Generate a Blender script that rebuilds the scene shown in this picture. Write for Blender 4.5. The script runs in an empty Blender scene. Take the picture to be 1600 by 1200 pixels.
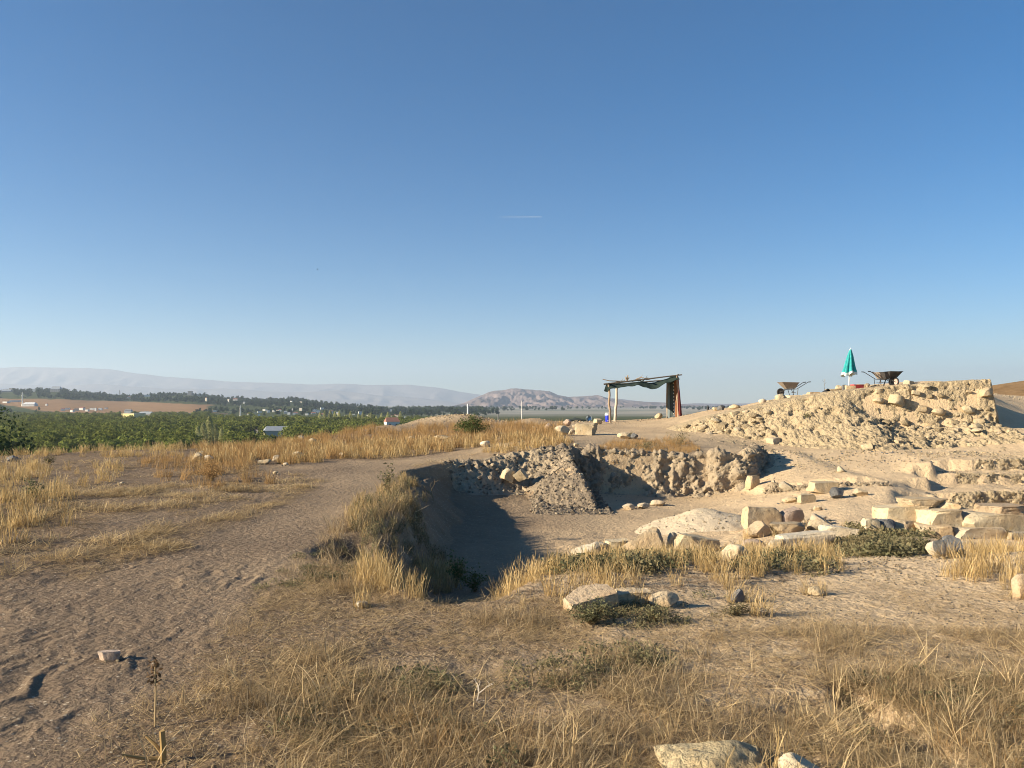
import bpy, math, random
import numpy as np
from mathutils import Vector, Matrix

# ------------------------------------------------------------------ camera, sky, sun, exposure
sc = bpy.context.scene
COL = sc.collection
R = math.radians
F, HY, EYE = 1243.0, 632.0, 1.7            # focal length and horizon row in photo pixels, eye height

cam_d = bpy.data.cameras.new('camera')
cam_d.sensor_fit = 'HORIZONTAL'
cam_d.angle = 2 * math.atan(800 / F)
cam_d.shift_y = (HY - 600) / 1600
cam_d.clip_start, cam_d.clip_end = 0.05, 60000
cam = bpy.data.objects.new('camera', cam_d)
cam.location = (0, 0, EYE)
cam.rotation_euler = (R(90), 0, 0)
COL.objects.link(cam)
sc.camera = cam

SUN_EL, SUN_AZ = 20.5, 104.0               # azimuth: degrees to the left of the view direction
world = bpy.data.worlds.new('World')
sc.world = world
world.use_nodes = True
wn = world.node_tree.nodes
bg = wn['Background']
sky = wn.new('ShaderNodeTexSky')
sky.sky_type = 'NISHITA'
sky.sun_disc = False
sky.sun_elevation = R(SUN_EL)
sky.sun_rotation = R(-SUN_AZ)
sky.altitude = 1700
sky.air_density, sky.dust_density, sky.ozone_density = 1.0, 0.25, 2.6
hs = wn.new('ShaderNodeHueSaturation')
hs.inputs['Saturation'].default_value = 1.42
hs.inputs['Hue'].default_value = 0.5
world.node_tree.links.new(sky.outputs['Color'], hs.inputs['Color'])
world.node_tree.links.new(hs.outputs['Color'], bg.inputs['Color'])
bg.inputs['Strength'].default_value = 0.051
sun_d = bpy.data.lights.new('sun', 'SUN')
sun_d.energy = 5.0
sun_d.angle = R(0.5)
sun_d.color = (1.0, 0.86, 0.64)
sun = bpy.data.objects.new('sun', sun_d)
sdir = Vector((-math.sin(R(SUN_AZ)) * math.cos(R(SUN_EL)), math.cos(R(SUN_AZ)) * math.cos(R(SUN_EL)), math.sin(R(SUN_EL))))
sun.rotation_euler = sdir.to_track_quat('Z', 'Y').to_euler()
sun.location = (0, 0, 60)
COL.objects.link(sun)
sc.view_settings.view_transform = 'Standard'
sc.view_settings.look = 'None'
sc.view_settings.exposure = 1.4
sc.view_settings.gamma = 1.0
sc.view_settings.use_curve_mapping = False
sc.render.engine = 'CYCLES'
sc.cycles.filter_width = 1.0
sc.cycles.max_bounces = 6
sc.cycles.diffuse_bounces = 3
sc.cycles.transparent_max_bounces = 8
sc.cycles.volume_bounces = 0
sc.cycles.use_denoising = True
sc.cycles.caustics_reflective = sc.cycles.caustics_refractive = False
HAZE = 0.95e-4

rng = np.random.default_rng(7)
random.seed(7)

# ------------------------------------------------------------------ noise
def _h(ix, iy, iz, seed):
    a = (ix.astype(np.int64) * 374761393 + iy.astype(np.int64) * 668265263 + iz.astype(np.int64) * 2147483647 + seed * 974634777) & 0xFFFFFFFF
    a = ((a ^ (a >> 13)) * 1274126177) & 0xFFFFFFFF
    a = ((a ^ (a >> 16)) * 2246822519) & 0xFFFFFFFF
    return ((a ^ (a >> 15)) & 0xFFFFFF) / float(0xFFFFFF)

def vnoise(x, y, z=None, seed=0):
    """value noise in -1..1"""
    x = np.asarray(x, float); y = np.asarray(y, float)
    z = np.zeros_like(x) if z is None else np.asarray(z, float)
    i, j, k = np.floor(x), np.floor(y), np.floor(z)
    u, v, w = x - i, y - j, z - k
    u = u * u * u * (u * (u * 6 - 15) + 10); v = v * v * v * (v * (v * 6 - 15) + 10); w = w * w * w * (w * (w * 6 - 15) + 10)
    r = 0
    for a in (0, 1):
        for b in (0, 1):
            for c in (0, 1):
                r = r + _h(i + a, j + b, k + c, seed) * (u if a else 1 - u) * (v if b else 1 - v) * (w if c else 1 - w)
    return r * 2 - 1

def fbm(x, y, z=None, octv=4, seed=0, gain=.5):
    t, a, s = 0, 1.0, 0
    x = np.asarray(x, float); y = np.asarray(y, float); z = np.zeros_like(x) if z is None else np.asarray(z, float)
    for o in range(octv):
        t = t + a * vnoise(x, y, z, seed + o * 17)
        s += a; a *= gain
        x, y, z = (x * .8 - y * .6) * 2.03 + 7.1, (x * .6 + y * .8) * 2.03 + 3.7, z * 2.03 + 1.3
    return t / s

def worley(x, y, z, seed=0):
    """distance to nearest feature point (about 0..1), and a hash of its cell"""
    i, j, k = np.floor(x), np.floor(y), np.floor(z)
    best = np.full(np.shape(x), 9.0); cid = np.zeros(np.shape(x))
    for a in (-1, 0, 1):
        for b in (-1, 0, 1):
            for c in (-1, 0, 1):
                ii, jj, kk = i + a, j + b, k + c
                dx = ii + _h(ii, jj, kk, seed) - x; dy = jj + _h(ii, jj, kk, seed + 1) - y; dz = kk + _h(ii, jj, kk, seed + 2) - z
                d = dx * dx + dy * dy + dz * dz
                m = d < best
                best = np.where(m, d, best); cid = np.where(m, _h(ii, jj, kk, seed + 3), cid)
    return np.sqrt(best), cid

def sstep(a, b, x):
    t = np.clip((np.asarray(x, float) - a) / (b - a), 0, 1)
    return t * t * (3 - 2 * t)

# ------------------------------------------------------------------ terrain shape
def PX(px, d):
    return (px - 800) * d / F

def ZZ(py, d):
    return EYE - d * (py - HY) / F

def warp(X, Y):
    Yw = np.maximum(np.asarray(Y, float) + 4.5, .6)
    return np.stack([np.asarray(X, float) / Yw * 2.0, np.log(Yw) * 1.3], -1)

class TPS:
    def __init__(s, pts, smooth=2e-3):
        p = np.array(pts, float)
        s.c = warp(p[:, 0], p[:, 1]); z = p[:, 2]; n = len(p)
        K = s.k(s.c[:, None], s.c[None]) + np.eye(n) * smooth
        Q = np.hstack([np.ones((n, 1)), s.c])
        A = np.block([[K, Q], [Q.T, np.zeros((3, 3))]])
        w = np.linalg.solve(A, np.concatenate([z, np.zeros(3)]))
        s.w, s.a = w[:n], w[n:]
    @staticmethod
    def k(a, b):
        r2 = ((a - b) ** 2).sum(-1)
        return .5 * r2 * np.log(r2 + 1e-9)
    def __call__(s, X, Y):
        q = warp(X, Y); sh = q.shape[:-1]; q = q.reshape(-1, 2); out = np.empty(len(q))
        for a in range(0, len(q), 40000):
            b = q[a:a + 40000]
            out[a:a + 40000] = s.k(b[:, None], s.c[None]) @ s.w + s.a[0] + b @ s.a[1:]
        return out.reshape(sh)

def cp(px, py, d):
    return (PX(px, d), d, ZZ(py, d))

U = TPS([(0, -3, 0), (-5, -2, .05), (5, -2, 0), (-4, 1, .05), (4, 1, 0), (0, 2, 0), (-9, 4, .15), (9, 4, .0)] + [cp(*a) for a in [
    (0, 1200, 3.7), (400, 1200, 3.7), (800, 1200, 3.72), (1200, 1200, 3.72), (1600, 1200, 3.72),
    (150, 1000, 5.74), (500, 1000, 5.75), (1000, 1000, 5.8), (1500, 1000, 5.85),
    (0, 900, 7.7), (300, 880, 8.5), (420, 830, 10.6), (700, 938, 6.95), (1000, 935, 7.1), (1400, 900, 8.3), (1650, 890, 8.5),
    (0, 830, 10.2), (100, 780, 13.3), (250, 770, 14.4), (480, 800, 12.4), (-200, 780, 13.3), (-200, 715, 25),
    (0, 717, 24.5), (150, 707, 26), (300, 706, 26), (330, 740, 18.5), (450, 740, 18.5), (400, 722, 22),
    (600, 740, 18.6), (645, 757, 16.6), (640, 790, 13.2), (620, 840, 10), (640, 722, 21.4), (600, 718, 23), (720, 715, 23), (450, 700, 29), (500, 690, 32), (600, 673, 37), (700, 690, 28),
    (800, 690, 26.5), (880, 693, 24), (800, 673, 34), (850, 664, 38), (700, 668, 38), (920, 675, 33), (950, 660, 40.5), (1060, 652, 41), (1000, 668, 35.5),
    (1000, 700, 25), (1100, 708, 23), (1150, 706, 23), (1050, 683, 29), (1100, 641, 40), (1200, 630, 38), (1300, 615, 36), (1400, 607, 34.5), (1500, 602, 33),
    (1090, 692, 27), (1200, 704, 26.4), (1300, 704, 26.6), (1400, 703, 26.8), (1500, 700, 26.8), (1600, 690, 27), (1580, 656, 30.5), (1600, 642, 36), (1750, 640, 36), (1750, 690, 27),
    (1200, 699, 28.6), (1300, 697, 28.8), (1400, 694, 28.8), (1500, 690, 28.6), (1200, 640, 46), (1500, 610, 44), (1000, 655, 47), (1750, 625, 46)]])

P = TPS([(-.45, 8.3, -.72), (-.3, 10, -.82), (-1.3, 10, -.84), (-1.5, 8.6, -.7)] + [cp(*a) for a in [
    (690, 870, 13.6), (750, 840, 15.6), (860, 830, 16.1), (700, 800, 18.6), (800, 790, 19.6), (900, 800, 18.9), (1000, 797, 19.2), (1100, 775, 22), (1000, 782, 21.3), (920, 790, 20), (660, 760, 20.5),
    (960, 840, 15.2), (960, 868, 12.8), (1100, 860, 13), (1100, 835, 14.5), (1180, 800, 17), (1200, 776, 19.8), (1300, 790, 17), (1250, 766, 20), (1160, 762, 22),
    (880, 910, 8.8), (1000, 900, 9.4), (1250, 890, 10), (1250, 850, 12.7), (1450, 860, 12), (1650, 860, 12), (1400, 833, 14), (1600, 833, 14),
    (1240, 738, 22.5), (1300, 745, 21.5), (1300, 716, 25), (1350, 706, 25.8), (1220, 716, 25), (1390, 760, 19), (1390, 722, 23.5)]]
    + [(PX(p, d), d, ZZ(q, d)) for p, d, q in ((1600, 18, 790), (1600, 22, 730), (1700, 25.5, 707), (1850, 20, 760))])

LOW = [(646, 19.3, .5), (652, 16.5, .7), (650, 13.5, .9), (640, 11.2, .9), (622, 9.5, .8), (606, 8.4, .6), (640, 7.5, .45), (700, 7.0, .4), (750, 7.15, .5), (775, 8.0, 1.2),
       (850, 8.9, 2.2), (1000, 9.4, 2.8), (1300, 10.0, 2.8), (1450, 10.2, 2.4), (1650, 10.2, 2.2), (1950, 10.2, 2.2), (1950, 26, 1),
       (1600, 26.3, 1), (1470, 26.3, 1), (1300, 26, 1), (1200, 25.8, .8), (1185, 26.2, .6), (1178, 24.2, .4), (1166, 22.2, .35), (1100, 22.3, .35),
       (1000, 22.4, .35), (915, 22.6, .4), (880, 22.5, .4), (800, 22, .5), (720, 21.3, .5)]
LP = np.array([(PX(a, d), d) for a, d, w in LOW]); LW = np.array([w for _, _, w in LOW])

def low_mask(X, Y):
    X = np.asarray(X, float); Y = np.asarray(Y, float)
    best = np.full(X.shape, 1e9); W = np.ones(X.shape); ins = np.zeros(X.shape, bool)
    n = len(LP)
    for i in range(n):
        a, b = LP[i], LP[(i + 1) % n]
        e = b - a
        t = np.clip(((X - a[0]) * e[0] + (Y - a[1]) * e[1]) / (e @ e), 0, 1)
        d2 = (X - a[0] - t * e[0]) ** 2 + (Y - a[1] - t * e[1]) ** 2
        m = d2 < best
        best = np.where(m, d2, best); W = np.where(m, LW[i] * (1 - t) + LW[(i + 1) % n] * t, W)
        c = (a[1] > Y) != (b[1] > Y)
        ins ^= c & (X < (b[0] - a[0]) * (Y - a[1]) / (b[1] - a[1] + 1e-12) + a[0])
    sd = np.where(ins, 1, -1) * np.sqrt(best) + .14 * fbm(X * 1.1, Y * 1.1, octv=3, seed=5) * np.minimum(W * 2, 1)
    return sstep(-.5, .5, sd / W)

CR = [cp(*a) for a in [(1040, 674, 32.5), (1062, 665, 32), (1110, 650, 31.5), (1180, 634, 31), (1240, 621, 30.7), (1300, 611, 30.4), (1400, 600, 30), (1500, 593, 29.7), (1548, 590, 29.5)]]
CRX = np.array([c[0] for c in CR]); CRY = np.array([c[1] for c in CR]); CRZ = np.array([c[2] for c in CR]) - .09

def ruin_drop(t, X):
    """how far the ruin's front has fallen t metres before its crest"""
    wr = sstep(12.3, 14.6, X)
    right = np.interp(t, [-9, 0, .10, .38, 1.2, 2.6, 4.4], [-.35, 0, .35, 1.5, 1.72, 2.1, 2.75])
    left = np.interp(t, [-9, 0, .25, 1.0, 2.6, 4.4, 6], [-.35, 0, .34, .95, 1.65, 2.35, 3.2])
    return right * wr + left * (1 - wr)

EDGE_PX = np.array([-400, 0, 200, 330, 430, 520, 600, 700, 800, 900, 1000, 1100, 1300, 1500, 1900])
EDGE_D = np.array([25, 25.5, 27, 28, 31, 35, 39, 44, 44, 44, 46, 46, 46, 48, 52.0])
RIDGE = np.array([(-900, 616), (-200, 612), (0, 613), (60, 612), (100, 613), (150, 619), (200, 622), (250, 619), (300, 618), (350, 625), (420, 628), (460, 626), (500, 632), (560, 637), (620, 642), (700, 648), (800, 652), (2500, 652)], float)

def far_z(X, Y):
    px = 800 + X / np.maximum(Y, 1) * F
    zr = EYE - 2500 * (np.interp(px, RIDGE[:, 0], RIDGE[:, 1]) - HY) / F
    s = sstep(1250, 2500, Y) * (1 - sstep(2600, 3900, Y))
    s = np.where(Y < 2500, .35 * sstep(1200, 1800, Y) + .65 * sstep(1500, 2500, Y), s)
    z = -16 + np.maximum(zr + 16, 0) * s
    return z + 1.2 * fbm(X / 160, Y / 160, octv=3, seed=31) * sstep(80, 400, Y)

TRACK = np.array([(-3.6, 1.0, 1.5), (-3.3, 4.0, 1.5), (-3.2, 6.0, 1.2), (-3.15, 8.0, .95), (-3.15, 10.5, .75), (-3.2, 14, .7), (-3.3, 18.5, .75), (-3.1, 22, .8), (-1.5, 24.2, .7), (.5, 25.5, .6), (2.6, 28, .6), (4.8, 34, .7), (6.5, 39.5, .9)])
def path_m(X, Y):
    best = np.full(np.shape(X), 9.0)
    for (ax, ay, aw), (bx, by, bw) in zip(TRACK[:-1], TRACK[1:]):
        t = np.clip(((X - ax) * (bx - ax) + (Y - ay) * (by - ay)) / ((bx - ax) ** 2 + (by - ay) ** 2), 0, 1)
        best = np.minimum(best, np.hypot(X - ax - t * (bx - ax), Y - ay - t * (by - ay)) / (aw + t * (bw - aw)))
    return 1 - sstep(.72, 1.12, best + .22 * fbm(X * 1.5, Y * 1.5, octv=3, seed=44))

def H(X, Y, detail=True):
    X = np.asarray(X, float); Y = np.asarray(Y, float)
    px = 800 + X / np.maximum(Y, .5) * F
    u = U(X, np.minimum(Y, 50))
    p = P(X, np.clip(Y, 7, 28))
    w = sstep(1385, 1450, px) * sstep(14.6, 16, Y)
    jag = .12 * fbm(X * 2.2, Y * 1.4, octv=3, seed=8)
    def st(y_l, y_r, x_s): return sstep(-.07, .07, Y + jag - (y_l + (y_r - y_l) * sstep(-.12, .12, X - x_s + jag)))
    p = p * (1 - w) + w * (-.80 + .34 * st(18.7, 19.5, 10.1) + .29 * st(20.2, 21.5, 10.75) + .30 * st(21.6, 22.75, 11.6) + .05 * fbm(X * 2.5, Y * 2.5, octv=3, seed=46))
    p = p + .13 * sstep(-.08, .08, Y + jag * 1.3 - (20.7 - (X - 6.3) * .2)) * sstep(6.2, 6.6, X) * (1 - sstep(8.8, 9.6, X))
    m = low_mask(X, Y)
    z = u * (1 - m) + p * m
    # ridge of spoil running out from the back wall of the trench
    ax, ay, bx, by = 1.42, 22.6, 2.0, 18.7
    t = np.clip(((X - ax) * (bx - ax) + (Y - ay) * (by - ay)) / ((bx - ax) ** 2 + (by - ay) ** 2), -.1, 1.0)
    side = (X - ax - t * (bx - ax)) * 3.9 / 3.94
    off = np.abs(side)
    rz = np.interp(t, [-.1, 0, .12, .45, .75, 1], [.55, .52, .38, -.02, -.45, -.92]) - np.where(side < 0, off * .62, np.maximum(off - .06, 0) * 2.2)
    rz = rz + .06 * fbm(X * 3, Y * 3, octv=3, seed=12)
    z = np.where(Y < 23, np.maximum(z, rz), z)
    # slumped earth along the left and back faces of the trench
    z = np.maximum(z, np.where((Y > 8.6) & (Y < 20.5), .02 - 1.05 * np.maximum(X + 1.95 - .25 * fbm(X, Y * 1.2, octv=3, seed=14), 0) - .02, -9) * 1.0 - .12)
    # the ruin
    yc = np.interp(X, CRX, CRY); zc = np.interp(X, CRX, CRZ)
    rr = zc - .12 - ruin_drop(yc - Y, X)
    ok = (X > CRX[0]) & (X < CRX[-1] - .15) & (Y > 25.4) & (Y < 36)
    z = np.where(ok, np.maximum(z, np.minimum(rr, zc - .12)), z)
    for cx, cy, rx, ry, dep in ((-1.95, 9.5, .28, .7, .26), (2.02, 4.2, .11, .5, .5), (1.75, 4.55, .22, .13, .12), (2.55, 3.95, .12, .25, .15)):
        z = z - dep * np.exp(-(((X - cx) / rx) ** 2 + ((Y - cy) / ry) ** 2) ** 1.5)
    # spoil mounds on the skyline
    for cx, cy, r, h in ((PX(690, 42), 42, 2.6, .42), (PX(735, 42), 42.3, 1.6, .20), (PX(833, 40), 40, 1.3, .28), (PX(600, 38), 38, 1.2, .2)):
        z = z + h * np.exp(-(((X - cx) / r) ** 2 + ((Y - cy) / r) ** 2) * 1.4)
    e = np.interp(px, EDGE_PX, EDGE_D)
    q = np.maximum(Y - e, 0)
    z = z - q * .42 * sstep(0, 5, q) - .05 * q
    z = np.maximum(z, -15.5)
    if detail:
        pth = path_m(X, Y)
        rough = (1 - .75 * pth) * (.35 + .65 * sstep(-.3, .4, fbm(X * .35, Y * .35, octv=2, seed=40)))
        z = z + .03 * fbm(X * .9, Y * .9, octv=3, seed=20) + .022 * rough * fbm(X * 4, Y * 4, octv=3, seed=21)
        z = z + .007 * rough * fbm(X * 17, Y * 17, octv=2, seed=22)
        # wavy ridges of dried mud where the track comes down on the left
        k = sstep(0, 1, 1.35 - np.abs((X + 3.4 + (Y - 5.8) * .05) / 1.7)) * sstep(3.4, 4.4, Y) * (1 - .75 * sstep(7.6, 9.6, Y)) * (1 - sstep(13, 16, Y))
        wx = X + .10 * fbm(X * 2.2, Y * 2.2, octv=3, seed=50) + .05 * np.sin(Y * 8 + 5 * vnoise(X * 1.4, Y * 1.4, seed=51))
        q1 = (wx + .14 * Y) * 5.2; q2 = Y * 1.5
        n1 = vnoise(q1, q2, seed=53); n2 = vnoise(q1 * .6 + 9, q2 * .8, seed=56)
        rid = np.exp(-(n1 / .20) ** 2); rid2 = np.exp(-(n2 / .20) ** 2)
        pat = sstep(-.3, .3, fbm(X * 1.4, Y * 1.4, octv=2, seed=54))
        n3 = vnoise(q1 * 1.9 + 4, q2 * 1.7, seed=58)
        z = z + k * (.35 + .65 * pat) * (.011 * rid + .013 * rid2 + .010 * np.exp(-(n3 / .25) ** 2) + .005 * vnoise(q1 * .45, q2 * .5, seed=57))
    return z

def ground(X, Y):
    """height of whatever land is there, near or far"""
    X = np.asarray(X, float); Y = np.asarray(Y, float)
    return np.where(Y < 64, H(X, np.minimum(Y, 64)), np.where(Y < 300, np.minimum(H(X, np.minimum(Y, 150)), far_z(X, Y)), far_z(X, Y)))

def hit(px, py, d0=2.5, d1=None):
    """where the sight line through a photo pixel meets the land"""
    far = d1 or 63
    d = np.exp(np.linspace(math.log(d0), math.log(far), 900))
    X = (px - 800) * d / F; Z = EYE - d * (py - HY) / F
    g = ground(X, d)
    k = np.argmax(Z < g)
    if not (Z < g).any():
        k = int(np.argmin(np.abs(Z - g) / d))
    return float(X[k]), float(d[k]), float(g[k])

def hz(x, y):
    return float(ground(np.array([x]), np.array([y]))[0])

# ------------------------------------------------------------------ mesh helpers
def mesh_np(name, V, Fc, smooth=True, attrs=None, mats=()):
    me = bpy.data.meshes.new(name)
    V = np.asarray(V, np.float32); Fc = np.asarray(Fc, np.int32); k = Fc.shape[1]
    me.vertices.add(len(V)); me.vertices.foreach_set('co', V.ravel())
    me.loops.add(Fc.size); me.loops.foreach_set('vertex_index', Fc.ravel())
    me.polygons.add(len(Fc)); me.polygons.foreach_set('loop_start', np.arange(0, Fc.size, k, dtype=np.int32))
    me.polygons.foreach_set('use_smooth', np.full(len(Fc), smooth))
    for n, a in (attrs or {}).items():
        a = np.asarray(a, np.float32)
        at = me.attributes.new(n, 'FLOAT' if a.ndim == 1 else 'FLOAT_VECTOR', 'POINT')
        at.data.foreach_set('value' if a.ndim == 1 else 'vector', a.ravel())
    for m in mats:
        me.materials.append(m)
    me.update(calc_edges=True)
    me.validate()
    return me

class MB:
    """collects shapes, then makes one mesh"""
    def __init__(s):
        s.v, s.f, s.t = [], [], []
    def add(s, vs, fs, tone=.5):
        o = len(s.v)
        s.v += [tuple(v) for v in vs]; s.t += [tone] * len(vs)
        s.f += [tuple(i + o for i in f) for f in fs]
    def box(s, c, size, rot=0, tilt=(0, 0), taper=1.0):
        x, y, z = (a / 2 for a in size)
        vs = [Vector((sx * x * (taper if sz < 0 else 1), sy * y * (taper if sz < 0 else 1), sz * z)) for sz in (-1, 1) for sx, sy in ((-1, -1), (1, -1), (1, 1), (-1, 1))]
        M = Matrix.Rotation(rot, 3, 'Z') @ Matrix.Rotation(tilt[0], 3, 'X') @ Matrix.Rotation(tilt[1], 3, 'Y')
        s.add([M @ v + Vector(c) for v in vs], [(3, 2, 1, 0), (4, 5, 6, 7), (0, 1, 5, 4), (1, 2, 6, 5), (2, 3, 7, 6), (3, 0, 4, 7)])
    def tube(s, pts, rad, n=6, tone=.5, caps=True):
        pts = [Vector(p) for p in pts]
        if not hasattr(rad, '__len__'):
            rad = [rad] * len(pts)
        vs, fs = [], []
        for i, p in enumerate(pts):
            d = (pts[min(i + 1, len(pts) - 1)] - pts[max(i - 1, 0)]).normalized()
            a = d.orthogonal().normalized() if abs(d.z) > .9 else Vector((0, 0, 1)).cross(d).normalized()
            if i and (a.dot(pa) < 0): a = -a
            pa = a
            b = d.cross(a)
            for k in range(n):
                t = 2 * math.pi * k / n
                vs.append(p + (a * math.cos(t) + b * math.sin(t)) * rad[i])
        for i in range(len(pts) - 1):
            for k in range(n):
                fs.append((i * n + k, i * n + (k + 1) % n, (i + 1) * n + (k + 1) % n, (i + 1) * n + k))
        if caps:
            fs.append(tuple(range(n - 1, -1, -1))); fs.append(tuple(range((len(pts) - 1) * n, len(pts) * n)))
        s.add(vs, fs, tone)
    def lathe(s, prof, n=20, c=(0, 0, 0), axis=None):
        vs, fs = [], []
        M = Matrix.Identity(3) if axis is None else Vector((0, 0, 1)).rotation_difference(Vector(axis)).to_matrix()
        for r, z in prof:
            for k in range(n):
                t = 2 * math.pi * k / n
                vs.append(M @ Vector((r * math.cos(t), r * math.sin(t), z)) + Vector(c))
        for i in range(len(prof) - 1):
            for k in range(n):
                fs.append((i * n + k, i * n + (k + 1) % n, (i + 1) * n + (k + 1) % n, (i + 1) * n + k))
        s.add(vs, fs)
    def mesh(s, name, mat, smooth=False):
        me = bpy.data.meshes.new(name)
        me.from_pydata(s.v, [], s.f)
        at = me.attributes.new('tone', 'FLOAT', 'POINT'); at.data.foreach_set('value', np.array(s.t, np.float32))
        if mat: me.materials.append(mat)
        if smooth:
            me.polygons.foreach_set('use_smooth', [True] * len(me.polygons))
            me.set_sharp_from_angle(angle=R(40))
        me.update()
        return me

def link(name, me, parent=None, loc=(0, 0, 0), rot=(0, 0, 0), scale=None):
    o = bpy.data.objects.new(name, me)
    COL.objects.link(o)
    o.location = loc; o.rotation_euler = rot
    if scale: o.scale = scale
    if parent: o.parent = parent
    return o

def tag(o, label=None, cat=None, group=None, kind=None):
    if label: o['label'] = label
    if cat: o['category'] = cat
    if group: o['group'] = group
    if kind: o['kind'] = kind
    return o

def empty(name, loc, rz=0):
    o = bpy.data.objects.new(name, None)
    COL.objects.link(o); o.location = loc; o.rotation_euler = (0, 0, rz); o.empty_display_size = .2
    return o

# ------------------------------------------------------------------ materials
def new_mat(name):
    m = bpy.data.materials.new(name); m.use_nodes = True
    nt = m.node_tree
    return m, nt, nt.nodes['Principled BSDF'], nt.nodes['Material Output']

def N(nt, typ, **kw):
    n = nt.nodes.new(typ)
    for k, v in kw.items():
        if k.startswith('i_'): n.inputs[k[2:].replace('_', ' ')].default_value = v
        else: setattr(n, k, v)
    return n

def mixc(nt, fac, a, b, blend='MIX'):
    n = nt.nodes.new('ShaderNodeMix'); n.data_type = 'RGBA'; n.blend_type = blend
    for sock, v in ((n.inputs[0], fac), (n.inputs[6], a), (n.inputs[7], b)):
        if hasattr(v, 'is_output'): nt.links.new(v, sock)
        else: sock.default_value = v if not isinstance(v, tuple) else (*v[:3], 1)
    return n.outputs[2]

def ramp(nt, src, lo, hi, a=0.0, b=1.0):
    n = nt.nodes.new('ShaderNodeMapRange'); n.inputs[1].default_value = lo; n.inputs[2].default_value = hi; n.inputs[3].default_value = a; n.inputs[4].default_value = b
    nt.links.new(src, n.inputs[0]); return n.outputs[0]

def tex(nt, scale, detail=4, typ='noise', co=None, rough=.55):
    n = nt.nodes.new('ShaderNodeTexNoise' if typ == 'noise' else 'ShaderNodeTexVoronoi')
    n.inputs['Scale'].default_value = scale
    if typ == 'noise':
        n.inputs['Detail'].default_value = detail; n.inputs['Roughness'].default_value = rough
    if co is not None: nt.links.new(co, n.inputs['Vector'])
    return n

def attr(nt, name):
    n = nt.nodes.new('ShaderNodeAttribute'); n.attribute_name = name
    return n.outputs['Fac']

def bump(nt, src, strength, dist, prev=None):
    n = nt.nodes.new('ShaderNodeBump'); n.inputs['Strength'].default_value = strength; n.inputs['Distance'].default_value = dist
    nt.links.new(src, n.inputs['Height'])
    if prev is not None: nt.links.new(prev, n.inputs['Normal'])
    return n.outputs['Normal']

def soil_mat(name, dark, pale, litter, has_attr=True, lump=1.0):
    m, nt, b, out = new_mat(name)
    co = nt.nodes.new('ShaderNodeTexCoord').outputs['Object']
    n1 = tex(nt, .7, 5, co=co); n2 = tex(nt, 9, 5, co=co, rough=.65); n3 = tex(nt, 55, 3, co=co, rough=.7); vor = tex(nt, 38, typ='v', co=co); vor2 = tex(nt, 14, typ='v', co=co)
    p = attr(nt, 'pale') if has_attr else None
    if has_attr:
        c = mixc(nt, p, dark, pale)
    else:
        c = mixc(nt, ramp(nt, n1.outputs['Fac'], .35, .65), dark, pale)
    c = mixc(nt, ramp(nt, n1.outputs['Fac'], .3, .7, 0, .55), c, mixc(nt, 1.0, c, (.74, .72, .72), 'MULTIPLY'))
    if has_attr:
        l = nt.nodes.new('ShaderNodeMath'); l.operation = 'MULTIPLY'
        nt.links.new(attr(nt, 'litter'), l.inputs[0]); nt.links.new(ramp(nt, n2.outputs['Fac'], .4, .62), l.inputs[1])
        c = mixc(nt, l.outputs[0], c, litter)
    c = mixc(nt, ramp(nt, n2.outputs['Fac'], .38, .75, 0, .6), c, mixc(nt, 1.0, c, (1.28, 1.24, 1.2), 'MULTIPLY'))
    c = mixc(nt, ramp(nt, n3.outputs['Fac'], .55, .8, 0, .75), c, mixc(nt, 1.0, c, (.6, .58, .58), 'MULTIPLY'))
    # small stones and crumbs of their own colour
    cr = nt.nodes.new('ShaderNodeSeparateColor'); nt.links.new(vor.outputs['Color'], cr.inputs[0])
    s1 = nt.nodes.new('ShaderNodeMath'); s1.operation = 'MULTIPLY'
    nt.links.new(ramp(nt, cr.outputs[0], .8, .84), s1.inputs[0]); nt.links.new(ramp(nt, vor.outputs['Distance'], .42, .25), s1.inputs[1])
    c = mixc(nt, s1.outputs[0], c, mixc(nt, cr.outputs[1], (.2, .16, .12), (.55, .46, .33)))
    nt.links.new(c, b.inputs['Base Color'])
    b.inputs['Roughness'].default_value = .95; b.inputs['Specular IOR Level'].default_value = .12
    nb = bump(nt, n2.outputs['Fac'], .7 * lump, .05)
    nb = bump(nt, vor2.outputs['Distance'], .35 * lump, -.03, nb)
    nb = bump(nt, n3.outputs['Fac'], .7, .012, nb)
    nb = bump(nt, vor.outputs['Distance'], .4, -.01, nb)
    nt.links.new(nb, b.inputs['Normal'])
    return m

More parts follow.
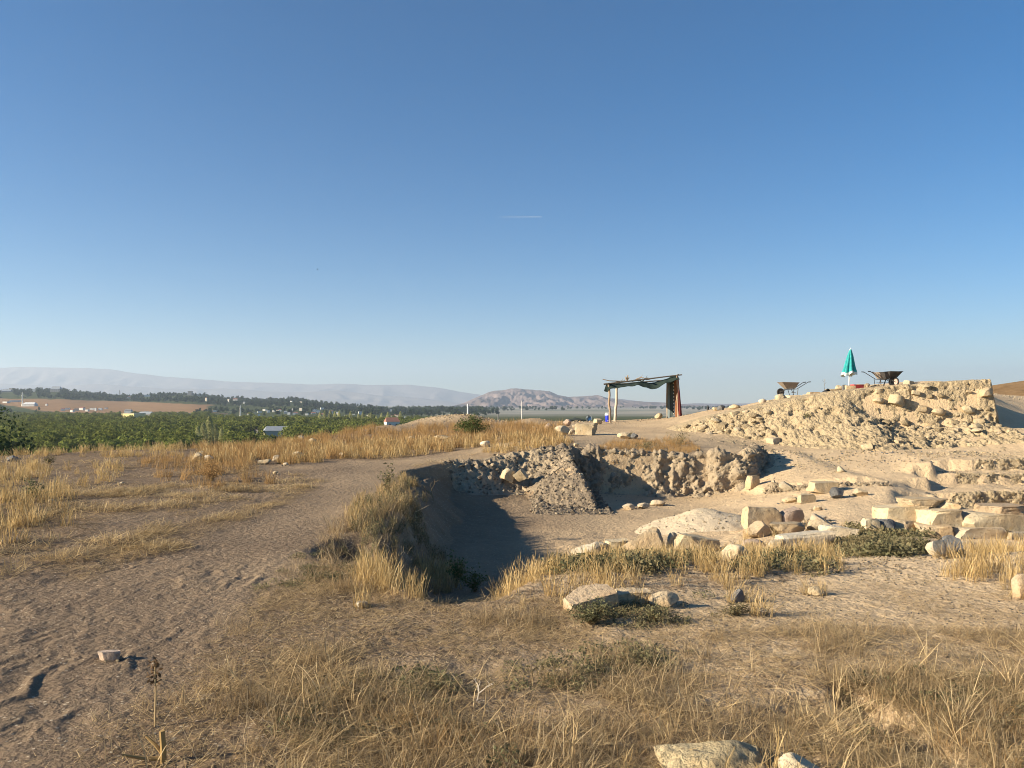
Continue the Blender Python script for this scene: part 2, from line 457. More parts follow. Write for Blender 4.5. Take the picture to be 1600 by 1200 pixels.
def stone_mat(name, col, var=(.75, .72, .68), rel=1.0, patina=None):
    m, nt, b, out = new_mat(name)
    co = nt.nodes.new('ShaderNodeTexCoord').outputs['Object']
    oi = nt.nodes.new('ShaderNodeObjectInfo')
    n1 = tex(nt, 5, 6, co=co, rough=.62); n2 = tex(nt, 26, 5, co=co, rough=.7); v = tex(nt, 60, typ='v', co=co); n0 = tex(nt, 2.2, 3, co=co)
    c = mixc(nt, ramp(nt, n1.outputs['Fac'], .35, .7, 0, .8), col, mixc(nt, 1.0, col, var, 'MULTIPLY'))
    c = mixc(nt, ramp(nt, n0.outputs['Fac'], .45, .65, 0, .6), c, patina or mixc(nt, 1.0, col, (1.1, .95, .78), 'MULTIPLY'))
    c = mixc(nt, ramp(nt, n2.outputs['Fac'], .54, .7, 0, .8), c, mixc(nt, 1.0, c, (.45, .42, .4), 'MULTIPLY'))
    hsv = nt.nodes.new('ShaderNodeHueSaturation'); nt.links.new(c, hsv.inputs['Color']); nt.links.new(ramp(nt, oi.outputs['Random'], 0, 1, .84, 1.14), hsv.inputs['Value'])
    nt.links.new(hsv.outputs[0], b.inputs['Base Color'])
    b.inputs['Roughness'].default_value = .88; b.inputs['Specular IOR Level'].default_value = .2
    nb = bump(nt, n1.outputs['Fac'], .8 * rel, .05); nb = bump(nt, n2.outputs['Fac'], .8 * rel, .018, nb); nb = bump(nt, v.outputs['Distance'], .25 * rel, .006, nb)
    nt.links.new(nb, b.inputs['Normal'])
    return m

def leaf_mat(name, a, b_, c=None, trans=.3):
    """blades and leaves: colour from the tone of each blade and from each plant"""
    m, nt, b, out = new_mat(name)
    oi = nt.nodes.new('ShaderNodeObjectInfo')
    col = mixc(nt, attr(nt, 'tone'), a, b_)
    col = mixc(nt, ramp(nt, oi.outputs['Random'], 0, 1, 0, .8), col, c or a)
    hsv = nt.nodes.new('ShaderNodeHueSaturation'); nt.links.new(col, hsv.inputs['Color'])
    fr = nt.nodes.new('ShaderNodeMath'); fr.operation = 'FRACT'
    mu = nt.nodes.new('ShaderNodeMath'); mu.operation = 'MULTIPLY'; mu.inputs[1].default_value = 13.7
    nt.links.new(oi.outputs['Random'], mu.inputs[0]); nt.links.new(mu.outputs[0], fr.inputs[0])
    nt.links.new(ramp(nt, fr.outputs[0], 0, 1, .75, 1.2), hsv.inputs['Value'])
    nt.nodes.remove(b)
    d = nt.nodes.new('ShaderNodeBsdfDiffuse'); t = nt.nodes.new('ShaderNodeBsdfTranslucent'); mx = nt.nodes.new('ShaderNodeMixShader')
    mx.inputs[0].default_value = trans
    for s in (d, t): nt.links.new(hsv.outputs[0], s.inputs['Color'])
    nt.links.new(d.outputs[0], mx.inputs[1]); nt.links.new(t.outputs[0], mx.inputs[2]); nt.links.new(mx.outputs[0], out.inputs['Surface'])
    return m

def plain_mat(name, col, rough=.6, metal=0.0, grime=.35, scale=8, spec=.3, dirt=None):
    m, nt, b, out = new_mat(name)
    co = nt.nodes.new('ShaderNodeTexCoord').outputs['Object']
    n = tex(nt, scale, 5, co=co, rough=.65)
    c = mixc(nt, ramp(nt, n.outputs['Fac'], .4, .7, 0, grime), col, dirt or tuple(x * .45 + .03 for x in col))
    nt.links.new(c, b.inputs['Base Color'])
    b.inputs['Roughness'].default_value = rough; b.inputs['Metallic'].default_value = metal; b.inputs['Specular IOR Level'].default_value = spec
    nt.links.new(bump(nt, n.outputs['Fac'], .2, .01), b.inputs['Normal'])
    return m

M = {}
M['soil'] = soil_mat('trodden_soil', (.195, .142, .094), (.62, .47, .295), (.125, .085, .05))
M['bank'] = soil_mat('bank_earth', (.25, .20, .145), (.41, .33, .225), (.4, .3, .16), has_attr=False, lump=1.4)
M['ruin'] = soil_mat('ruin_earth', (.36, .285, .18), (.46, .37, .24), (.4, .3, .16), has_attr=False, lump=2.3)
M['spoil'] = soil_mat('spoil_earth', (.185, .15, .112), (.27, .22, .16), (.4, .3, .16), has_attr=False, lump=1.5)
M['sand'] = soil_mat('sieved_sand', (.50, .415, .29), (.56, .47, .34), (.4, .3, .16), has_attr=False, lump=.5)
M['cream'] = stone_mat('cream_limestone', (.51, .425, .29))
M['white'] = stone_mat('white_limestone', (.53, .475, .375))
M['tan'] = stone_mat('tan_sandstone', (.47, .375, .25))
M['orange'] = stone_mat('orange_sandstone', (.46, .355, .24))
M['pink'] = stone_mat('pinkish_stone', (.44, .345, .275))
M['grey'] = stone_mat('grey_shaded_stone', (.155, .155, .155), patina=(.2, .19, .175))  # grey stone, darkened to paint faces turned from the sun
M['buff'] = stone_mat('buff_stone', (.46, .39, .285))
M['porous'] = stone_mat('porous_limestone', (.54, .44, .27), rel=2.2)

# ------------------------------------------------------------------ near ground
NT, = (860,)
ys = [-3.0]
while ys[-1] < 64:
    y = ys[-1]
    ys.append(y + (.05 if y < 2.4 else .0115 + .0033 * y) * (1 if y < 48 else 2))
ys = np.array(ys)
tt = np.linspace(-1, 1, NT)
tt = np.sign(tt) * (np.abs(tt) * .82 + .30 * np.abs(tt) ** 5)
GX = tt[None] * (ys[:, None] + 5.0); GY = np.repeat(ys[:, None], NT, 1)
GZ = H(GX, GY)

def poly_in(px, py, poly):
    ins = np.zeros(np.shape(px), bool); n = len(poly)
    for i in range(n):
        (ax, ay), (bx, by) = poly[i], poly[(i + 1) % n]
        if ay == by: continue
        c = (ay > py) != (by > py)
        ins ^= c & (px < (bx - ax) * (py - ay) / (by - ay) + ax)
    return ins

def project(X, Y, Z):
    d = np.maximum(Y, .3)
    return 800 + X / d * F, HY + (EYE - Z) / d * F

REG = dict(
    left_gold=[(-80, 765), (60, 745), (110, 770), (150, 805), (155, 835), (60, 850), (0, 868), (-80, 880)],
    left_gold_b=[(105, 738), (185, 722), (200, 740), (180, 752), (120, 764)],
    left_strip=[(-80, 750), (60, 728), (90, 735), (60, 752), (-80, 770)],
    crest_gold=[(-80, 702), (30, 700), (330, 692), (480, 688), (480, 722), (330, 726), (250, 715), (60, 716), (-80, 722)],
    crest_brown=[(300, 692), (460, 668), (580, 662), (600, 674), (640, 674), (680, 664), (760, 662), (885, 666), (885, 695), (830, 700), (620, 712), (480, 722), (330, 730)],
    crest_pale=[(480, 700), (620, 694), (880, 684), (885, 699), (730, 712), (640, 714), (480, 722)],
    mid_brown=[(215, 715), (340, 722), (430, 738), (420, 757), (340, 768), (290, 762), (230, 742)],
    platform=[(905, 706), (960, 692), (1060, 684), (1092, 700), (1085, 714), (1000, 722), (930, 724)],
    clump=[(548, 915), (556, 893), (600, 882), (680, 886), (722, 900), (720, 925), (640, 934), (560, 928)],
    band=[(752, 950), (765, 912), (880, 882), (1000, 872), (1120, 872), (1310, 875), (1330, 892), (1200, 918), (1050, 925), (880, 938), (820, 958)],
    right_tuft=[(1475, 895), (1530, 865), (1680, 850), (1680, 945), (1590, 935), (1520, 918)],
    fore=[(-100, 1260), (60, 1170), (170, 1110), (260, 1078), (420, 1045), (540, 1032), (640, 1042), (820, 1060), (1000, 1058), (1090, 1110), (1230, 1105), (1330, 1060), (1420, 1040), (1700, 1000), (1700, 1300), (-100, 1300)],
    fore_low=[(1060, 1075), (1250, 1010), (1700, 975), (1700, 1090), (1330, 1120), (1100, 1140)],
    straw_path=[(60, 880), (240, 830), (380, 790), (470, 765), (590, 752), (560, 770), (480, 800), (380, 840), (260, 880), (120, 905)],
    straw_mid=[(240, 1040), (420, 940), (520, 890), (560, 920), (720, 942), (900, 950), (900, 1010), (620, 1035), (420, 1060), (260, 1090)],
    straw_right=[(880, 1000), (1200, 985), (1700, 975), (1700, 1090), (1250, 1110), (1000, 1060)],
    straw_all=[(-100, 1300), (-100, 1150), (120, 1060), (330, 960), (480, 870), (600, 720), (480, 715), (300, 760), (100, 850), (-100, 900), (-100, 700), (900, 680), (700, 900), (760, 950), (1000, 930), (1700, 880), (1700, 1300)],
    green_fore=[(640, 1050), (720, 1025), (900, 1040), (1050, 1020), (1075, 1045), (985, 1062), (905, 1095), (760, 1095), (660, 1085)],
    green_front=[(925, 950), (1000, 945), (1075, 945), (1085, 968), (1010, 985), (945, 985)],
    green_right=[(1060, 930), (1160, 925), (1170, 950), (1090, 965)],
    green_stone=[(1300, 850), (1330, 832), (1430, 835), (1455, 862), (1400, 872), (1320, 872)],
    green_band=[(880, 885), (1000, 868), (1110, 880), (1060, 892), (960, 895), (880, 900)],
    green_band_b=[(1160, 885), (1230, 868), (1310, 872), (1300, 892), (1200, 900)],
    bank_green=[(520, 850), (580, 790), (622, 748), (642, 762), (655, 840), (700, 895), (640, 890), (560, 885)],
    bank_lip=[(505, 862), (520, 842), (570, 790), (600, 765), (618, 765), (600, 800), (560, 845), (545, 880), (515, 885)],
    bank_gold=[(540, 800), (590, 752), (645, 742), (658, 780), (650, 830), (600, 845), (545, 830)],
    tramp_green=[(360, 900), (470, 850), (540, 870), (560, 900), (500, 920), (400, 925)],
)
REG = {k: [(-500 if x <= -80 else 2150 if x >= 1680 else x, y) for x, y in v] for k, v in REG.items()}
gpx, gpy = project(GX, GY, GZ)
near = sstep(2, 3, GY)
# soil colour: paler and yellower towards the right, grey-brown towards the left
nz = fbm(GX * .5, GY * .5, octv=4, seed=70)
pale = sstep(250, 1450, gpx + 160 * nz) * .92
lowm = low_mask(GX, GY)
pale = np.where(lowm > .5, np.maximum(np.minimum(pale, .10 + .8 * sstep(780, 1000, gpx + 60 * nz)), .05 + .30 * sstep(760, 960, gpx + 40 * nz) + .6 * sstep(1000, 1180, gpx + 60 * nz)), pale)  # left trench floor: grey soil, darkened further to deepen the shade there
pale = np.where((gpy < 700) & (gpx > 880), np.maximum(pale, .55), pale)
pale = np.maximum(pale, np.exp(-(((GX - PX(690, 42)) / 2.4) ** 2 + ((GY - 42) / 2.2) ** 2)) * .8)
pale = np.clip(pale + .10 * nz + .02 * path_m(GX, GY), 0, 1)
litter = np.zeros_like(GX)
for k, v in (('straw_path', .5), ('straw_mid', .75), ('straw_right', .6), ('fore', .8), ('fore_low', .7), ('crest_gold', .8), ('crest_brown', .8), ('left_gold', .8), ('mid_brown', .6), ('band', .8), ('platform', .8), ('straw_all', .3)):
    litter = np.maximum(litter, poly_in(gpx + 30 * nz, gpy + 8 * nz, REG[k]) * v)
for _ in range(6):
    litter[1:-1, 1:-1] = (litter[1:-1, 1:-1] * 2 + litter[:-2, 1:-1] + litter[2:, 1:-1] + litter[1:-1, :-2] + litter[1:-1, 2:]) / 6
pm = path_m(GX, GY)
track = litter * (1 - pm)
r_, c_ = GX.shape
ii = np.arange(r_ * c_).reshape(r_, c_)
quads = np.stack([ii[:-1, :-1], ii[:-1, 1:], ii[1:, 1:], ii[1:, :-1]], -1).reshape(-1, 4)
Vg = np.stack([GX, GY, GZ], -1).reshape(-1, 3)
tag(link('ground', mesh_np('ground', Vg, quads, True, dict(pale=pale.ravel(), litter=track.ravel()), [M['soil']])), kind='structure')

# ------------------------------------------------------------------ valley, plain, hills, mountains
def valley_mat():
    m, nt, b, out = new_mat('valley_land')
    co = nt.nodes.new('ShaderNodeTexCoord').outputs['Object']
    mp = nt.nodes.new('ShaderNodeMapping'); mp.inputs['Scale'].default_value = (.35, 1.0, 1); nt.links.new(co, mp.inputs['Vector'])
    n1 = tex(nt, .0035, 4, co=mp.outputs[0]); n2 = tex(nt, .03, 5, co=co, rough=.7); v = tex(nt, .006, typ='v', co=mp.outputs[0])
    cr = nt.nodes.new('ShaderNodeSeparateColor'); nt.links.new(v.outputs['Color'], cr.inputs[0])
    hazed_fields = mixc(nt, ramp(nt, cr.outputs[0], .35, .65), (.30, .29, .25), (.50, .44, .36))  # plain colours lightened towards blue-grey, painting haze into the land
    hazed_fields = mixc(nt, ramp(nt, cr.outputs[1], .62, .8), hazed_fields, (.20, .21, .17))
    hazed_fields = mixc(nt, ramp(nt, n1.outputs['Fac'], .45, .6), hazed_fields, (.22, .225, .19))
    c = mixc(nt, attr(nt, 'dry'), mixc(nt, ramp(nt, n2.outputs['Fac'], .4, .6), (.05, .07, .03), (.09, .10, .045)), (.30, .185, .10))
    c = mixc(nt, attr(nt, 'plain'), c, hazed_fields)
    c = mixc(nt, ramp(nt, n2.outputs['Fac'], .4, .7, 0, .5), c, mixc(nt, 1.0, c, (.6, .62, .6), 'MULTIPLY'))
    nt.links.new(c, b.inputs['Base Color']); b.inputs['Roughness'].default_value = 1; b.inputs['Specular IOR Level'].default_value = 0
    return m
M['valley'] = valley_mat()
vy = np.concatenate([np.linspace(40, 300, 90), np.exp(np.linspace(math.log(304), math.log(17500), 260))])
vt = np.linspace(-1.15, 1.15, 360)
VX = vt[None] * (vy[:, None] + 20); VY = np.repeat(vy[:, None], len(vt), 1)
VZ = np.where(VY < 300, np.minimum(H(VX, np.minimum(VY, 150), detail=False), far_z(VX, VY)) - .35 * (1 - sstep(64, 70, VY)) - .05, far_z(VX, VY))
VZ = np.where(VY < 62, VZ - .6, VZ)
vpx, vpy = project(VX, VY, VZ)
nv = fbm(VX / 120, VY / 300, octv=4, seed=81)
FIELD = [(-60, 622), (40, 622), (150, 626), (330, 632), (340, 645), (300, 650), (130, 646), (60, 642), (0, 632)]
dry = poly_in(vpx + 25 * nv, vpy + 2.0 * nv, FIELD).astype(float) * (VY > 900) * (VY < 2300)
dry = np.maximum(dry, (1 - sstep(70, 130, VY)) * .9)
pl = np.maximum(sstep(2600, 3300, VY), sstep(620, 760, vpx + 40 * nv) * sstep(900, 1600, VY))
vi = np.arange(VX.size).reshape(VX.shape)
vq = np.stack([vi[:-1, :-1], vi[:-1, 1:], vi[1:, 1:], vi[1:, :-1]], -1).reshape(-1, 4)
tag(link('valley', mesh_np('valley', np.stack([VX, VY, VZ], -1).reshape(-1, 3), vq, True, dict(dry=dry.ravel(), plain=pl.ravel()), [M['valley']])), kind='structure')

def rock_land_mat(name, a, b_, sc_):
    m, nt, b, out = new_mat(name)
    co = nt.nodes.new('ShaderNodeTexCoord').outputs['Object']
    n1 = tex(nt, sc_, 6, co=co, rough=.65); n2 = tex(nt, sc_ * 7, 5, co=co, rough=.7)
    c = mixc(nt, ramp(nt, n1.outputs['Fac'], .35, .65), a, b_)
    c = mixc(nt, ramp(nt, n2.outputs['Fac'], .4, .7, 0, .6), c, mixc(nt, 1.0, c, (.6, .6, .6), 'MULTIPLY'))
    nt.links.new(c, b.inputs['Base Color']); b.inputs['Roughness'].default_value = 1; b.inputs['Specular IOR Level'].default_value = 0
    nt.links.new(bump(nt, n2.outputs['Fac'], .6, .25 / sc_ * .1), b.inputs['Normal'])
    return m
M['mount'] = rock_land_mat('mountain_rock', (.15, .118, .112), (.25, .195, .18), .0016)
M['far'] = rock_land_mat('far_mountain_rock', (.17, .15, .135), (.25, .215, .19), .0008)
M['dryhill'] = rock_land_mat('dry_hill_grass', (.17, .11, .06), (.27, .18, .10), .16)

def mountain(name, prof, d, depth, base=-17, amp=.16, wl=420, nx=360, ny=90, mat='mount', seed=0, front=.62):
    """a range: skyline profile (px, py) at distance d, falling to the plain in front and behind, cut by gullies"""
    prof = np.array(prof, float)
    px = np.linspace(prof[0, 0], prof[-1, 0], nx); v = np.linspace(-1, 1, ny)
    X = np.repeat(PX(px, d)[None], ny, 0); Y = d + v[:, None] * depth * np.ones_like(X)
    zc = ZZ(np.interp(px, prof[:, 0], prof[:, 1]), d)[None] - base
    w = np.clip(1 - np.abs(v[:, None]) ** 1.0, 0, 1)
    cross = w ** np.where(v[:, None] < 0, front * 1.6, 1.2)
    wx = X + .35 * wl * fbm(X / wl, Y / wl, octv=3, seed=seed + 3)
    g = 1 - np.abs(fbm(wx / wl, Y / (wl * 3.2), octv=5, seed=seed, gain=.55)) * 2.4
    Z = base + zc * cross * (1 - amp * 3.0 * (1 - g) * (1 - cross) * 1.0) + zc * amp * .10 * fbm(X / wl * 2, Y / wl * 2, octv=5, seed=seed + 9)
    Z = np.where(w < .02, base - 8, Z)
    i = np.arange(X.size).reshape(X.shape)
    q = np.stack([i[:-1, :-1], i[:-1, 1:], i[1:, 1:], i[1:, :-1]], -1).reshape(-1, 4)
    return tag(link(name, mesh_np(name, np.stack([X, Y, Z], -1).reshape(-1, 3), q, True, None, [M[mat]])), kind='structure')

mountain('table_mountain', [(690, 643), (728, 628), (745, 620), (762, 612), (785, 608), (803, 606), (835, 609), (858, 611), (872, 617), (888, 620), (912, 619), (935, 617), (950, 622), (968, 625), (1000, 627), (1040, 629), (1085, 633), (1150, 640), (1200, 646)], 6200, 1700, wl=150, amp=.6, seed=101, front=.75)
mountain('rear_mountain', [(860, 640), (905, 624), (960, 622), (1010, 628), (1050, 632), (1085, 630), (1130, 631), (1180, 630), (1240, 627), (1330, 624), (1480, 618), (1700, 612), (2000, 625)], 9600, 1500, wl=420, amp=.2, seed=131, mat='mount')
mountain('far_mountain_range', [(-800, 592), (-500, 585), (-250, 580), (-100, 576), (0, 574), (60, 573), (130, 575), (175, 577), (215, 583), (260, 588), (320, 593), (400, 597), (480, 600), (520, 599), (580, 601), (640, 600), (680, 605), (720, 612), (760, 618), (830, 628), (900, 634)], 15200, 1900, wl=900, amp=.3, seed=151, mat='far', nx=420)
mountain('near_mountain_range', [(-900, 606), (-500, 600), (-200, 602), (0, 598), (80, 603), (160, 600), (260, 607), (350, 606), (450, 613), (530, 610), (600, 618), (660, 622), (740, 632), (800, 640)], 12600, 1300, wl=600, amp=.45, seed=171, mat='far', nx=420)
mountain('dry_hill', [(1440, 640), (1500, 618), (1552, 601), (1600, 594), (1700, 585), (1850, 583), (2000, 592), (2200, 625)], 92, 26, base=.6, wl=9, amp=.12, seed=191, mat='dryhill', nx=160, ny=60)

# the air over the valley
hm = bpy.data.materials.new('valley_haze'); hm.use_nodes = True
hm.node_tree.nodes.remove(hm.node_tree.nodes['Principled BSDF'])
pv = hm.node_tree.nodes.new('ShaderNodeVolumePrincipled')
pv.inputs['Color'].default_value = (.66, .80, 1.0, 1); pv.inputs['Density'].default_value = HAZE; pv.inputs['Anisotropy'].default_value = .15
hm.node_tree.links.new(pv.outputs[0], hm.node_tree.nodes['Material Output'].inputs['Volume'])
hb = MB(); hb.box((0, 8600, 370), (42000, 18400, 800))
tag(link('haze', hb.mesh('haze', hm)), kind='stuff')

# ------------------------------------------------------------------ worked earth: banks of the trench, the ruin
def resample(pts, step):
    pts = np.array(pts, float)
    s = np.concatenate([[0], np.cumsum(np.linalg.norm(np.diff(pts, axis=0), axis=1))])
    n = max(2, int(s[-1] / step) + 1); u = np.linspace(0, s[-1], n)
    return np.stack([np.interp(u, s, pts[:, k]) for k in range(pts.shape[1])], -1)

def clodded(V, Nn, amp, scale, seed):
    x, y, z = V[:, 0], V[:, 1], V[:, 2]
    wx, wy, wz = x + .1 * fbm(x * 3, y * 3, z * 3, 2, seed + 5), y, z + .1 * fbm(x * 3, y * 3, z * 3, 2, seed + 6)
    f1, c1 = worley(wx / scale, wy / scale, wz / scale, seed)
    f2, c2 = worley(wx / scale * 2.7, wy / scale * 2.7, wz / scale * 2.7, seed + 50)
    mid = 1 - np.abs(fbm(x * .55 / scale, y * .55 / scale, z * .55 / scale, 4, seed + 9)) * 2.2
    fine = fbm(x * 2.6 / scale, y * 2.6 / scale, z * 3.2 / scale, 4, seed + 29, .6)
    flu = 1 - np.abs(vnoise(x * .9 / scale, y * .9 / scale, z * .22 / scale, seed + 33)) * 2
    d = amp * (.42 * fine + .55 * flu + .65 * (c1 - .45) + .22 * (.5 - f1) + .25 * (.5 - f2) + .45 * (c2 - .5) + .55 * mid - .9 * np.clip((c1 - .82) / .1, 0, 1) * np.clip(1 - f1 * 1.4, 0, 1)) + amp * 1.1 * fbm(x * .38 / scale, y, z * .35 / scale, 3, seed + 19)
    return V + Nn * d[:, None]

def grid_normals(G):
    du = np.gradient(G, axis=1); dv = np.gradient(G, axis=0)
    n = np.cross(du, dv); return n / (np.linalg.norm(n, axis=-1, keepdims=True) + 1e-9)

def grid_quads(n, m, flip=False):
    i = np.arange(n * m).reshape(n, m)
    q = [i[:-1, :-1], i[:-1, 1:], i[1:, 1:], i[1:, :-1]]
    return np.stack(q[::-1] if flip else q, -1).reshape(-1, 4)

BANKS = {}
def bank(name, line, step, rows, mat, amp, scale, seed, batter=.28, toe=.35, back=.45):
    """an earth face along an edge (px, d): top lip, steep lumpy face, toe on the floor"""
    L = resample([(PX(a, d), d) for a, d in line], step)
    T = np.gradient(L, axis=0); T /= np.linalg.norm(T, axis=1, keepdims=True)
    nn = np.stack([T[:, 1], -T[:, 0]], -1)                       # towards the floor, for lines running left to right
    zt = H(L[:, 0] - nn[:, 0] * .5, L[:, 1] - nn[:, 1] * .5, False) ; zb = H(L[:, 0] + nn[:, 0] * .55, L[:, 1] + nn[:, 1] * .55, False)
    k = np.ones(9) / 9
    zt = np.convolve(np.pad(zt, 4, 'edge'), k, 'valid'); zb = np.convolve(np.pad(zb, 4, 'edge'), k, 'valid')
    zb = np.minimum(zb, zt - .03)
    prof = [(-back, zt * 0 + 0, -.10), (-back * .5, 0, -.012)]
    G = []
    for v in np.linspace(0, 1, rows):
        if v < .14:
            a = v / .14; o = -back * (1 - a); zz = zt - .07 * (1 - a) ** 2 + .0
        elif v < .84:
            a = (v - .14) / .7; o = batter * a; zz = zt + (zb - zt) * a
        else:
            a = (v - .84) / .16; o = batter + toe * a; zz = zb - .05 * a - .02
        G.append(np.column_stack([L + nn * o, zz]))
    G = np.array(G)
    ue = np.linspace(0, 1, len(L)); G[:, :, 2] -= .3 * np.clip(1 - np.minimum(ue, 1 - ue) / .06, 0, 1)[None] ** 2
    n = -grid_normals(G)
    if n[rows // 2, :, 1].mean() > 0 and nn[:, 1].mean() < 0: n = -n
    V = G.reshape(-1, 3); Nn = n.reshape(-1, 3)
    fade = np.repeat(np.clip(np.minimum(np.linspace(0, 1, rows) / .12, (1 - np.linspace(0, 1, rows)) / .1), 0, 1), len(L))
    V2 = clodded(V, Nn * fade[:, None], amp, scale, seed)
    BANKS[name + str(seed)] = (V2.reshape(G.shape), n)
    return tag(link(name, mesh_np(name, V2, grid_quads(rows, len(L), True), True, None, [M[mat]])), kind='structure')

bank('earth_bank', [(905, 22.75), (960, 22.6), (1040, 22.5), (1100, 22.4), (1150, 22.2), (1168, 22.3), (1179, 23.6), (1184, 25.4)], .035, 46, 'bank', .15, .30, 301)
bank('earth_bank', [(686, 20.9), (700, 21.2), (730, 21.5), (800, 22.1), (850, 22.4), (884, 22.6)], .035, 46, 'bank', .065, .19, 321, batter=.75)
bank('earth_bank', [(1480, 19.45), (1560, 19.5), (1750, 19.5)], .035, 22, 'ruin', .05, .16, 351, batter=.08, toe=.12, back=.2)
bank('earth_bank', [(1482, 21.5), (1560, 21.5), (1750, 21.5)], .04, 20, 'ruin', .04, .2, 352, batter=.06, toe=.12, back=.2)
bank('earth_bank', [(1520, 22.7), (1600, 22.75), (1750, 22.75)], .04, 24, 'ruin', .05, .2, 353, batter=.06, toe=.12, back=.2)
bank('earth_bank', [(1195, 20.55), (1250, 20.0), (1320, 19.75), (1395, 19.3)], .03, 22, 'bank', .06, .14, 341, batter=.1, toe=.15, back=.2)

# the lumpy gravelly skin of the spoil ridge in the trench
sx = np.arange(.2, 2.55, .03); sy = np.arange(18.3, 22.9, .03)
SX, SY = np.meshgrid(sx, sy)
SG = np.stack([SX, SY, H(SX, SY, False) + .015], -1)
e = np.minimum(np.minimum((SX - .2) / .5, (2.55 - SX) / .25), np.minimum((SY - 18.3) / .5, (22.9 - SY) / .2)).clip(0, 1)
sn = grid_normals(SG); sn *= np.sign(sn[..., 2:3])
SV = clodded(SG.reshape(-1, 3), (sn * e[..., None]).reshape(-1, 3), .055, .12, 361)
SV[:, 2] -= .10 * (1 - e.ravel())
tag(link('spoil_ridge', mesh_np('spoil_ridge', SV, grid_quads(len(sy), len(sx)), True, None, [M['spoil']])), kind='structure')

# rock maker ------------------------------------------------------------------
import bmesh
_ico = {}
def ico(sub):
    if sub not in _ico:
        bm = bmesh.new(); bmesh.ops.create_icosphere(bm, subdivisions=sub, radius=1.0)
        _ico[sub] = (np.array([v.co[:] for v in bm.verts]), np.array([[v.index for v in f.verts] for f in bm.faces])); bm.free()
    return _ico[sub]

def rock_mesh(name, size, kind='angular', seed=0, mat=None, sub=3, rough=1.0):
    r = np.random.default_rng(seed)
    V, Fc = ico(sub); V = V.copy()
    if kind == 'block':
        V = np.sign(V) * np.abs(V) ** .5 * 1.25
        pl = [(v, .82 + r.uniform(-.08, .06)) for v in np.concatenate([np.eye(3), -np.eye(3)])] + [(r.normal(size=3), r.uniform(.86, 1.15)) for _ in range(10)]
    elif kind == 'slab':
        V = np.sign(V) * np.abs(V) ** .6 * 1.2
        pl = [((0, 0, 1), .8), ((0, 0, -1), .8)] + [((math.cos(a), math.sin(a), r.uniform(-.2, .2)), r.uniform(.72, .95)) for a in np.arange(7) * .9 + r.uniform(0, 1)] + [(r.normal(size=3), r.uniform(.9, 1.1)) for _ in range(3)]
    elif kind == 'round':
        pl = [(r.normal(size=3), r.uniform(.66, .9)) for _ in range(12)]
    elif kind == 'wedge':
        pl = [((-.75, 0, .62), .42), ((.95, -.1, .15), .62), ((0, -1, .1), .7), ((0, 0, -1), .75)] + [(r.normal(size=3), r.uniform(.7, .95)) for _ in range(5)]
    else:
        pl = [(r.normal(size=3), r.uniform(.5, .85)) for _ in range(13)] + [((0, 0, -1), .7)]
    for n, h in pl:
        n = np.asarray(n, float) + r.normal(size=3) * .05; n /= np.linalg.norm(n)
        V -= np.maximum(V @ n - h, 0)[:, None] * n
    V /= np.abs(V).max(0)
    o = r.uniform(0, 100, 3); q = V * 1.6 + o
    f = .085 * fbm(q[:, 0], q[:, 1], q[:, 2], 3, seed % 97) * rough
    if sub >= 3:
        f1, c1 = worley(q[:, 0] * 2.2, q[:, 1] * 2.2, q[:, 2] * 2.2, 5)
        f = f + rough * (.035 * fbm(q[:, 0] * 4, q[:, 1] * 4, q[:, 2] * 4, 3, 3) + .05 * (c1 - .5) - .05 * np.clip((c1 - .75) * 6, 0, 1) * (1 - f1).clip(0, 1))
    V = V * (1 + f[:, None]) * np.asarray(size) / 2
    me = mesh_np(name, V, Fc, True, None, [mat] if mat else [])
    me.set_sharp_from_angle(angle=R(32))
    return me

# ruined wall: earth core with fieldstones showing in its face --------------------
ruin = empty('ruined_wall', (12.3, 29.5, 1.0))
tag(ruin, 'long ruined rubble wall of yellowish earth and fieldstones on the rise, sunlit face with deep shadows', 'ruin')
cs = resample(np.stack([CRX, CRY, CRZ], -1), .035)
tv = np.concatenate([np.linspace(-1.3, 0, 16), np.linspace(.025, .7, 34), np.linspace(.74, 5.4, 104)])
RG = np.zeros((len(tv), len(cs), 3))
for i, t in enumerate(tv):
    X = cs[:, 0]; Y = cs[:, 1] - t
    Z = cs[:, 2] - ruin_drop(np.full_like(X, t), X)
    g = H(X, Y, False)
    low = np.minimum(Z - .0, 9)
    Z = np.where(t > .6, np.maximum(Z, g - .05), Z)
    RG[i] = np.stack([X, Y, Z], -1)
